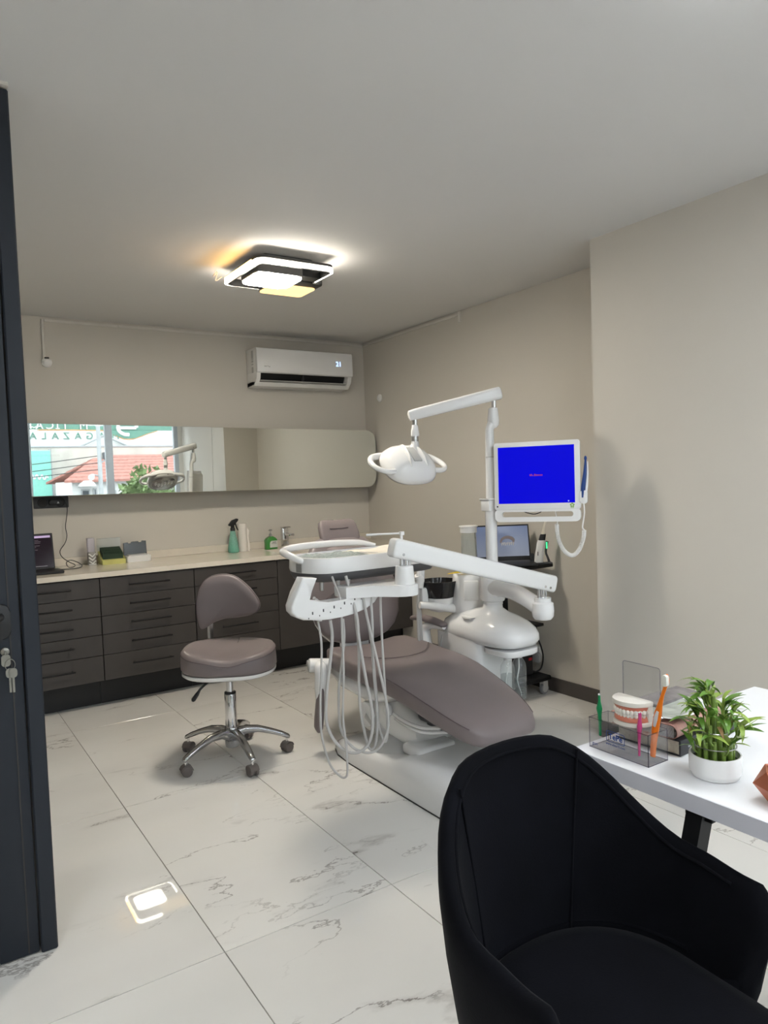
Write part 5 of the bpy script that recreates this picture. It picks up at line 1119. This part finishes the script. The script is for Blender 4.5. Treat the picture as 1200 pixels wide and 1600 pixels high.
# lucky bamboo in a white pot
pc = Vector((1.378, .877, DZ))
pt_ = thing('bamboo_plant', pc, 'lucky bamboo with many green leaves in a round white pot', 'plant')
f = B(); f.lathe([(.041, 0), (.0465, .002), (.0488, .007), (.0490, .011), (.0512, .0115), (.0516, .046), (.0502, .0485), (.0475, .0480), (.0465, .028), (.004, .026)], (0, 0, 0), 44); f.add('pot', 'white', pt_, world=False, angle=45)
f = B(); f.lathe([(.0468, .034), (.002, .0355)], (0, 0, 0), 30); f.add('water', clear('pot_water', (.35, .40, .36), .02, haze=.2), pt_, world=False)
STM = M('bamboo_stem', (.16, .25, .045), .35, var=.25, vscale=40, coat=.2); LF = M('bamboo_leaf', (.12, .25, .035), .35, var=.35, vscale=12); LF2 = M('bamboo_leaf_light', (.28, .39, .07), .4, var=.3, vscale=12); LF3 = M('bamboo_leaf_dry', (.34, .20, .09), .6, var=.3, vscale=12)
random.seed(21)
stems = []
for ring_r, n, hmin, hmax in ((.033, 12, .066, .084), (.019, 6, .105, .135), (.004, 2, .150, .172)):
    for k in range(n):
        a = 2*PI*k/n+.3*ring_r; x, y = ring_r*math.cos(a), ring_r*math.sin(a); h_ = random.uniform(hmin, hmax)
        r_ = random.uniform(.0042, .0054)
        f = B(); f.lathe([(r_, .030), (r_, .050), (r_*1.12, .052), (r_, .054), (r_, h_-.016), (r_*1.12, h_-.014), (r_, h_-.012), (r_, h_), (r_*.6, h_+.001)], (x, y, 0), 12); f.add('stalk', STM, pt_, world=False, angle=40)
        stems.append((x, y, h_))
f = B(); f.tube([(.0275*math.cos(a), .0275*math.sin(a), .095) for a in [2*PI*k/20 for k in range(20)]], .0012, 6, 1, closed=True); f.tube([(.0415*math.cos(a), .0415*math.sin(a), .066) for a in [2*PI*k/20 for k in range(20)]], .0012, 6, 1, closed=True); f.add('tie_wire', 'steel', pt_, world=False)
def leaf_mesh(mat, bend, ln=.070, wd=.0092):
    rows = []
    for i in range(9):
        t = i/8; w_ = wd*math.sin(PI*min(1, t*.93+.07))**.8*(1-.35*t)+.0003
        x = ln*(math.sin(bend*t)/bend if bend else t); z = ln*((math.cos(bend*t)-1)/bend if bend else 0)
        rows.append([(x, -w_, z+w_*.35), (x, 0, z), (x, w_, z+w_*.35)])
    f = B().sheet(rows); return f.mesh('leaf', mat, 60)
lms = [leaf_mesh(m, b) for m in (LF, LF, LF2) for b in (.5, 1.2, 1.9)]; ldry = leaf_mesh(LF3, 2.2, .045, .005)
def put_leaf(me, p, az, el, roll, s):
    o = bpy.data.objects.new('leaf', me); COL.objects.link(o); o.parent = pt_
    o.matrix_basis = Matrix.Translation(p) @ Matrix.Rotation(az, 4, 'Z') @ Matrix.Rotation(-el, 4, 'Y') @ Matrix.Rotation(roll, 4, 'X') @ Matrix.Scale(s, 4)
for i, (x, y, h_) in enumerate(stems):
    rr_ = math.hypot(x, y); base = math.atan2(y, x) if rr_ > .006 else random.uniform(0, 6.28)
    nsh = (1 if i % 2 else 2) if rr_ > .03 else 3
    for q in range(nsh):
        az0 = base+random.uniform(-.7, .7); sh = random.uniform(.012, .028)*(1 if rr_ > .03 else 1.25)
        p0 = Vector((x, y, h_-random.uniform(.004, .02))); p1 = p0+Vector((math.cos(az0)*.012, math.sin(az0)*.012, sh*.6)); p2 = p1+Vector((math.cos(az0)*.004, math.sin(az0)*.004, sh))
        if q == 0 or rr_ < .03: B().tube([p0, p1, p2], [.0022, .002, .0014], 6, 3).add('shoot', LF2 if q else STM, pt_, world=False)
        for u in range(3 if rr_ < .03 else 2):
            put_leaf(random.choice(lms), p1.lerp(p2, .3+.7*u/3), az0+random.uniform(-1.5, 1.5), random.uniform(.25, 1.25) if u else random.uniform(.9, 1.4), random.uniform(-.5, .5), random.uniform(.5, .95))
for k in range(5): put_leaf(ldry, Vector((.03*math.cos(k*1.3), .03*math.sin(k*1.3), .10+.004*k)), k*1.3, .5, .2, .9)

# copper geometric planter at the right edge
gp = thing('copper_planter', (1.355, .724, DZ), 'faceted copper planter with a dark succulent at the right edge of the desk', 'planter', .25)
COP = M('copper_lacquer', (.50, .15, .075), .35, .3, var=.1, vscale=20)
def ngon(r, z, n, a0): return [(r*math.cos(a0+2*PI*k/n), r*math.sin(a0+2*PI*k/n), z) for k in range(n)]
bm_ = B(); n = 5; r0 = [bm_.bm.verts.new(p) for p in ngon(.026, 0, n, 0)]; r1 = [bm_.bm.verts.new(p) for p in ngon(.052, .034, n, PI/5)]; r2 = [bm_.bm.verts.new(p) for p in ngon(.036, .066, n, 0)]; r3_ = [bm_.bm.verts.new(p) for p in ngon(.031, .064, n, 0)]; r4 = [bm_.bm.verts.new(p) for p in ngon(.034, .048, n, 0)]
bm_.bm.faces.new(list(reversed(r0)))
for k in range(n):
    j = (k+1) % n; i_ = (k-1) % n
    bm_.bm.faces.new((r0[k], r0[j], r1[k])); bm_.bm.faces.new((r0[j], r1[j], r1[k])); bm_.bm.faces.new((r1[k], r1[j], r2[j])); bm_.bm.faces.new((r1[i_], r1[k], r2[k])) if False else None
    bm_.bm.faces.new((r2[k], r1[k], r2[j])); bm_.bm.faces.new((r2[k], r2[j], r3_[j], r3_[k])); bm_.bm.faces.new((r3_[k], r3_[j], r4[j], r4[k]))
bm_.bm.faces.new(r4); bm_.add('pot', COP, gp, world=False, angle=0)
f = B(); f.prism([(p[0], p[1]) for p in ngon(.032, 0, 5, 0)], .048, .052); f.add('soil', M('dark_soil', (.02, .016, .012), .95, bump=.5), gp, world=False, angle=0)
SUC = M('dark_succulent', (.03, .055, .045), .35)
random.seed(4)
for k in range(11):
    a = 2.2+k*2.4; l_ = random.uniform(.04, .062); d = Vector((math.cos(a)*(.25+.05*k), math.sin(a)*(.25+.05*k), 1)).normalized()
    f = B(); f.tube([Vector((0, 0, .05))+d*.002, Vector((0, 0, .05))+d*l_*.45, Vector((0, 0, .052))+d*l_*.8, Vector((0, 0, .056))+d*l_], [.005, .0058, .0034, .0006], 8, 4, sx=.7); f.add('succulent_leaf', SUC, gp, world=False)

# ================================================================== BLACK VELVET ARMCHAIR
vc = thing('velvet_armchair', (.978, .838, 0), 'black velvet tub armchair in the foreground beside the desk', 'armchair')
def plan(t, a=.29, b=.27, fwd=.30):
    s = 1 if t >= 0 else -1; u = abs(t)
    if u <= .5:
        ph = u/.5*PI/2; return s*a*max(0, math.sin(ph))**.9, b*max(0, math.cos(ph))**.9
    k = (u-.5)/.5; return s*a*(1-.08*k*k), -k*fwd
def smst(x, a, b): x = min(1, max(0, (x-a)/(b-a))); return x*x*(3-2*x)
def rimh(t):
    u = abs(t); h = .855-.012*min(1, (u/.16)**2)
    return h+(.655-h)*smst(u, .11, .50)-.012*smst(u, .5, .68)
def shell_ring(t, g=1.0, drop=0.0):
    x, y = plan(t); h = rimh(t)-drop; zb = .40
    P = []
    for sc_, z_ in ((.76, zb), (.775, zb+(h-zb)*.25), (.81, zb+(h-zb)*.55), (.855, zb+(h-zb)*.82), (.875, h-.018), (.895, h-.005), (.925, h), (.960, h-.006), (.982, h-.022), (.985, zb+(h-zb)*.80), (.955, zb+(h-zb)*.5), (.90, zb+(h-zb)*.15), (.82, .36), (.66, .335), (.5, .335), (.5, .37)):
        P.append((x*sc_*g, y*sc_*g+(0 if y > 0 else (1-sc_)*.03), z_))
    return P
NT = 44; TE = .73
secs = [shell_ring(-TE+2*TE*k/NT) for k in range(NT+1)]
def shrink(sec, k, dy):
    cx = sum(p[0] for p in sec)/len(sec); cz = sum(p[2] for p in sec)/len(sec)
    return [(cx+(p[0]-cx)*k, p[1]-dy, cz+(p[2]-cz)*k) for p in sec]
secs = [shrink(secs[0], .35, .020), shrink(secs[0], .8, .016), shrink(secs[0], .95, .008)] + secs + [shrink(secs[-1], .95, .008), shrink(secs[-1], .8, .016), shrink(secs[-1], .35, .020)]
f = B(); f.loft(secs); vsh = f.add('shell', 'velvet', vc, world=False, angle=80)
so2 = [(x*.79, y*.79) for x, y in [plan(-.5+k/24) for k in range(25)]]
so2 = so2 + [(.225, -.08), (.222, -.16), (.215, -.23), (.19, -.272), (.12, -.285), (0, -.29), (-.12, -.285), (-.19, -.272), (-.215, -.23), (-.222, -.16), (-.225, -.08)]
f = B(); pillow(f, so2, [(.5, .345), (.9, .348), (.97, .36), (1.0, .385), (1.0, .430), (.975, .452), (.92, .465), (.8, .470), (.5, .474), (.1, .475)], Matrix.Identity(4), 0, 0, (0, -.03)); vcu = f.add('seat_cushion', 'velvet', vc, world=False, angle=75)
# piping where the back meets the seat, and the back seams
f = B(); f.tube([(x*.785, y*.785, .468) for x, y in [plan(-.52+1.04*k/26) for k in range(27)]], .0055, 8, 2); f.add('piping', 'velvet', vcu, world=False)
for t0 in (-.20, .20):
    pts_ = []
    for q in range(9):
        k = q/8; t = t0*(1-.22*(1-k)); x, y = plan(t); h = rimh(t); zz = .455+(h-.455)*k; sc_ = .76+.115*k; pts_.append((x*sc_*.995, y*sc_*.995, zz))
    B().tube(pts_, .0028, 8, 3).add('seam', 'velvet', vsh, world=False)
f = B(); f.tube([(x*.872, y*.872, rimh(t)-.020) for t in [-.66+1.32*k/40 for k in range(41)] for x, y in [plan(t)]], .0035, 8, 1); f.add('rim_piping', 'velvet', vsh, world=False)
for s in (-1, 1):
    for yy in (-.19, .15):
        f = B(); f.cyl((s*.15, yy*.8, .34), (s*.235, yy*1.25, 0), .014, .009, n=14); f.add('leg', 'blackmat', vc, world=False)
f = B(); f.box(-.17, .17, -.17, .14, .325, .345, .006, 1); f.add('seat_frame', 'blackmat', vc, world=False)
# ================================================================== STREET OUTSIDE (seen through the window in the mirror)
GZ = -3.4
PLW = M('render_white', (.62, .62, .60), .8, var=.06, vscale=1.5); PLB = M('render_beige', (.50, .47, .42), .85, var=.10, vscale=1.2); SGW = M('sign_white', (.66, .67, .66), .5); SGG = M('sign_green', (.10, .22, .165), .5); ORR = M('sign_orange_line', (.55, .28, .10), .5)
ROOF = M('red_roof_tile', (.33, .145, .115), .8, var=.2, vscale=8); TEALB = M('teal_hoarding', (.20, .50, .41), .5, var=.05); CON = M('concrete_pole', (.33, .34, .34), .85); WDK = M('dark_window_glass', (.06, .07, .08), .15); ASP = M('asphalt', (.10, .10, .105), .9, bump=.3); LAV = M('lavender_panel', (.42, .42, .60), .6)
gr = B(); gr.box(-60, 60, -70, -2.0, GZ-.1, GZ); tag(gr.add('street_ground', ASP, angle=0), kind='structure')
# building with the long shop sign
sb2 = thing('sign_building', (9, -36, GZ), 'white building with a long green and white shop sign, seen in the mirror', 'building')
B().box(-6, 14.0, -44, -34.6, GZ, 7.0).add('wall', PLW, sb2, angle=0)
B().box(-6, 14.0, -34.59, -34.4, 3.86, 4.80, .02, 1).add('sign_white_board', SGW, sb2, angle=0)
B().box(-6, 14.0, -34.59, -34.4, 4.80, 6.1, .02, 1).add('sign_green_board', SGG, sb2, angle=0)
f = B(); f.prism([(9.8, 4.80), (13.0, 4.80), (12.4, 4.62), (11.6, 4.32), (11.0, 4.30), (10.4, 4.55)], 0, .05, basis((0, -34.39, 0), (1, 0, 0), (0, 0, 1), (0, 1, 0))); f.add('logo_swoosh', SGG, sb2, angle=0)
TXR = lambda x, z, y=-34.36: basis((x, y, z), (-1, 0, 0), (0, 0, 1), (0, 1, 0))
f = B(); f.tube([(11.2+.55*math.cos(a), -34.30, 4.95+.42*math.sin(a)) for a in [PI*(.0+k/9*1.55) for k in range(10)]], .10, 8, 4, sy=.4); f.box(10.7, 11.7, -34.36, -34.28, 4.86, 5.02); f.add('logo_letter', SGW, sb2)
f = B(); f.tube([(13.0, -34.38, 4.78), (12.4, -34.38, 4.60), (11.6, -34.38, 4.30), (11.0, -34.38, 4.28), (10.4, -34.38, 4.53), (9.8, -34.38, 4.78), (6, -34.38, 4.79)], .03, 6, 2); f.add('orange_outline', ORR, sb2)
for ch, x in zip('MAGAZALAR', (10.5, 9.72, 9.05, 8.42, 7.80, 7.20, 6.62, 6.05, 5.42)):
    text('sign_letter', ch, .56, SGG, sb2, TXR(x, 4.45), ext=.03)
for ch, x in zip('MTİCARET', (8.75, 7.75, 7.35, 6.95, 6.40, 5.85, 5.30, 4.8)):
    text('sign_letter', ch, .62, SGW, sb2, TXR(x, 5.04), ext=.03)
# boundary wall with teal hoarding
bw = thing('boundary_wall', (7, -31.2, GZ), 'long beige plastered wall below the shop sign, seen in the mirror', 'wall')
B().box(-4, 16, -31.4, -31.1, GZ, 3.62).add('wall', PLB, bw, angle=0)
f = B(); f.box(-4, 16, -31.45, -31.05, 3.62, 3.72, .02, 1); f.add('coping', CON, bw, angle=0)
hb_ = thing('teal_hoarding', (5.5, -30.2, GZ), 'teal advertising board with white script at the street, seen in the mirror', 'hoarding')
B().box(4.2, 6.22, -30.1, -30.0, .6, 3.42, .02, 1).add('board', TEALB, hb_, angle=0)
f = B(); f.box(6.16, 6.28, -30.15, -30.05, GZ, 3.5); f.box(4.16, 4.28, -30.15, -30.05, GZ, 3.5); f.add('posts', CON, hb_, angle=0)
f = B(); f.tube([(6.05-.07*k, -29.98, 2.02+.12*math.sin(k*1.9)+.01*k) for k in range(14)], .035, 6, 4, sy=.3); f.add('white_script', SGW, hb_)
pn = B(); pn.box(6.5, 7.3, -29.6, -29.5, .7, 1.9, .01, 1); pn.add('lavender_panel', LAV, angle=0, loc=(6.9, -29.55, GZ), label='pale lavender panel standing in front of the beige wall outside', cat='panel')
# houses with red roofs
def house(name, x0, x1, y0, y1, ze, zr, label, wins, gx0, door=None):
    h = thing(name, ((x0+x1)/2, (y0+y1)/2, GZ), label, 'house')
    B().box(x0, x1, y0, y1, GZ, ze).add('wall', PLW, h, angle=0)
    ov = .35; f = B(); ym = (y0+y1)/2
    nrow = 7
    for s, yo in ((1, y1+ov), (-1, y0-ov)):
        for r in range(nrow):
            t0, t1 = r/nrow, (r+1)/nrow; ya, yb = yo+(ym-yo)*t0, yo+(ym-yo)*t1; za, zb = ze-.05+(zr-ze)*t0, ze-.05+(zr-ze)*t1
            xa, xb = x0-ov+gx0*t0, x1+ov-gx0*t0
            f = B(); f.loft([[(xa, ya, za), (xa, ya, za+.10), (xa+gx0/nrow, yb, zb+.08), (xa+gx0/nrow, yb, zb)], [(xb, ya, za), (xb, ya, za+.10), (xb-gx0/nrow, yb, zb+.08), (xb-gx0/nrow, yb, zb)]]); f.add('roof_tile_course', ROOF, h, angle=0)
    for (wx0, wx1, wz0, wz1) in wins:
        wv = B().box(wx0, wx1, y1-.02, y1+.06, wz0, wz1, .01, 1).add('window', CON, h, angle=0)
        B().box(wx0+.06, wx1-.06, y1+.06, y1+.07, wz0+.06, wz1-.06).add('pane', WDK, wv, angle=0)
    return h
h1 = house('street_house', 5.75, 9.6, -26, -22, 1.72, 2.75, 'small white house with red tiled roof left of the pole, seen in the mirror', [(6.08, 6.44, .3, 1.38), (6.56, 6.72, .95, 1.42), (7.2, 7.5, .6, 1.3)], 1.7)
f = B(); f.prism([(5.95, 1.5), (6.55, 1.5), (6.5, 1.62), (6.35, 1.74), (6.15, 1.74), (6.0, 1.62)], 0, .8, basis((0, -22, 0), (1, 0, 0), (0, 0, 1), (0, 1, 0))); f.add('porch_hood', PLW, h1)
h2 = house('street_house', 7.7, 14.5, -31, -25.4, 2.05, 3.05, 'wide white house with red tiled roof behind the tree, seen in the mirror', [(8.3, 8.8, .4, 1.4), (10.2, 10.8, .4, 1.4)], 1.2)
gb = thing('gable_house', (9.8, -33, GZ), 'white gabled house rising behind the wide red roof, seen in the mirror', 'house')
f = B(); f.prism([(8.0, GZ), (13.0, GZ), (13.0, 3.1), (10.9, 3.5), (9.3, 4.25), (8.0, 3.6)], 0, 2.0, basis((0, -33.9, 0), (1, 0, 0), (0, 0, 1), (0, 1, 0))); f.add('wall', PLW, gb, angle=0)
f = B(); f.tube([(13.2, -31.8, 3.1), (10.9, -31.8, 3.55), (9.3, -31.8, 4.32), (7.9, -31.8, 3.66)], .06, 6, 1); f.add('roof_edge', CON, gb)
# apartment block on the right
ab = thing('apartment_block', (16.5, -38, GZ), 'grey apartment block with balcony at the right of the window view, seen in the mirror', 'building')
B().box(13.9, 22, -46, -36, GZ, 12).add('wall', PLB, ab, angle=0)
for z in (1.2, 3.9, 6.6):
    w_ = B().box(14.3, 15.4, -36, -35.93, z, z+1.5, .01, 1).add('window', CON, ab, angle=0); B().box(14.4, 15.3, -35.93, -35.92, z+.1, z+1.4).add('pane', WDK, w_, angle=0)
    f = B(); f.box(14.1, 16.5, -35.99, -35.0, z-.45, z-.30); f.box(14.1, 16.5, -35.05, -35.0, z-.3, z+.1); f.add('balcony', CON, ab, angle=0)
# utility pole with wires
up_ = thing('utility_pole', (4.75, -12, GZ), 'concrete utility pole with lamps and wires in front of the window, seen in the mirror', 'pole')
f = B(); f.cyl((4.75, -12, GZ), (4.78, -12, 5.5), .075, .055, n=16); f.add('pole', CON, up_)
f = B(); f.box(4.86, 5.02, -12.1, -11.9, 2.25, 2.45, .01, 1); f.add('junction_box', 'dgrey', up_)
f = B(); f.cyl((4.55, -11.95, 1.78), (4.45, -11.7, 1.72), .05, .09, n=16); f.add('street_lamp', 'grey', up_)
f = B(); f.tube([(4.75, -12, 2.1), (4.95, -12, 2.25), (5.05, -12, 2.28)], .02, 8, 3); f.tube([(4.75, -12, 1.75), (4.6, -12, 1.80)], .02, 8, 1); f.add('bracket', CON, up_)
for k, (z0, z1) in enumerate(((2.35, 2.05), (2.15, 1.85), (1.95, 1.75))):
    B().tube([(4.75, -12, z0), (2.5, -12.3, (z0+z1)/2-.1), (0, -12.6, z1)], .011, 6, 5).add('wire', 'black', up_)
# tree
tr_ = thing('street_tree', (6.9, -15, GZ), 'bushy green tree in the street in front of the houses, seen in the mirror', 'tree')
B().tube([(6.9, -15, GZ), (6.92, -15.0, -1.0), (6.88, -15, .6)], [.12, .10, .06], 10, 4).add('trunk', M('bark', (.09, .07, .05), .9, bump=.4), tr_)
random.seed(31); TL = M('tree_leaf', (.14, .20, .075), .7, var=.45, vscale=3)
f = B()
for k in range(2600):
    a, e, q = random.uniform(0, 2*PI), random.uniform(-1, 1), random.random()**.4
    ce = math.sqrt(1-e*e); lob = 1+.22*math.sin(3*a+1)+.15*math.sin(5*e*3)
    c = Vector((6.9+1.05*q*lob*ce*math.cos(a), -15+.9*q*lob*ce*math.sin(a), .75+1.1*q*lob*e)); s = random.uniform(.09, .17)
    u = Vector((random.gauss(0, 1), random.gauss(0, 1), random.gauss(0, 1))).normalized(); v = u.orthogonal().normalized()
    vs = [f.bm.verts.new(c+u*s), f.bm.verts.new(c+v*s*.5), f.bm.verts.new(c-u*s), f.bm.verts.new(c-v*s*.5)]; f.bm.faces.new(vs)
tag(f.add('foliage', TL, tr_, angle=0), kind='stuff')
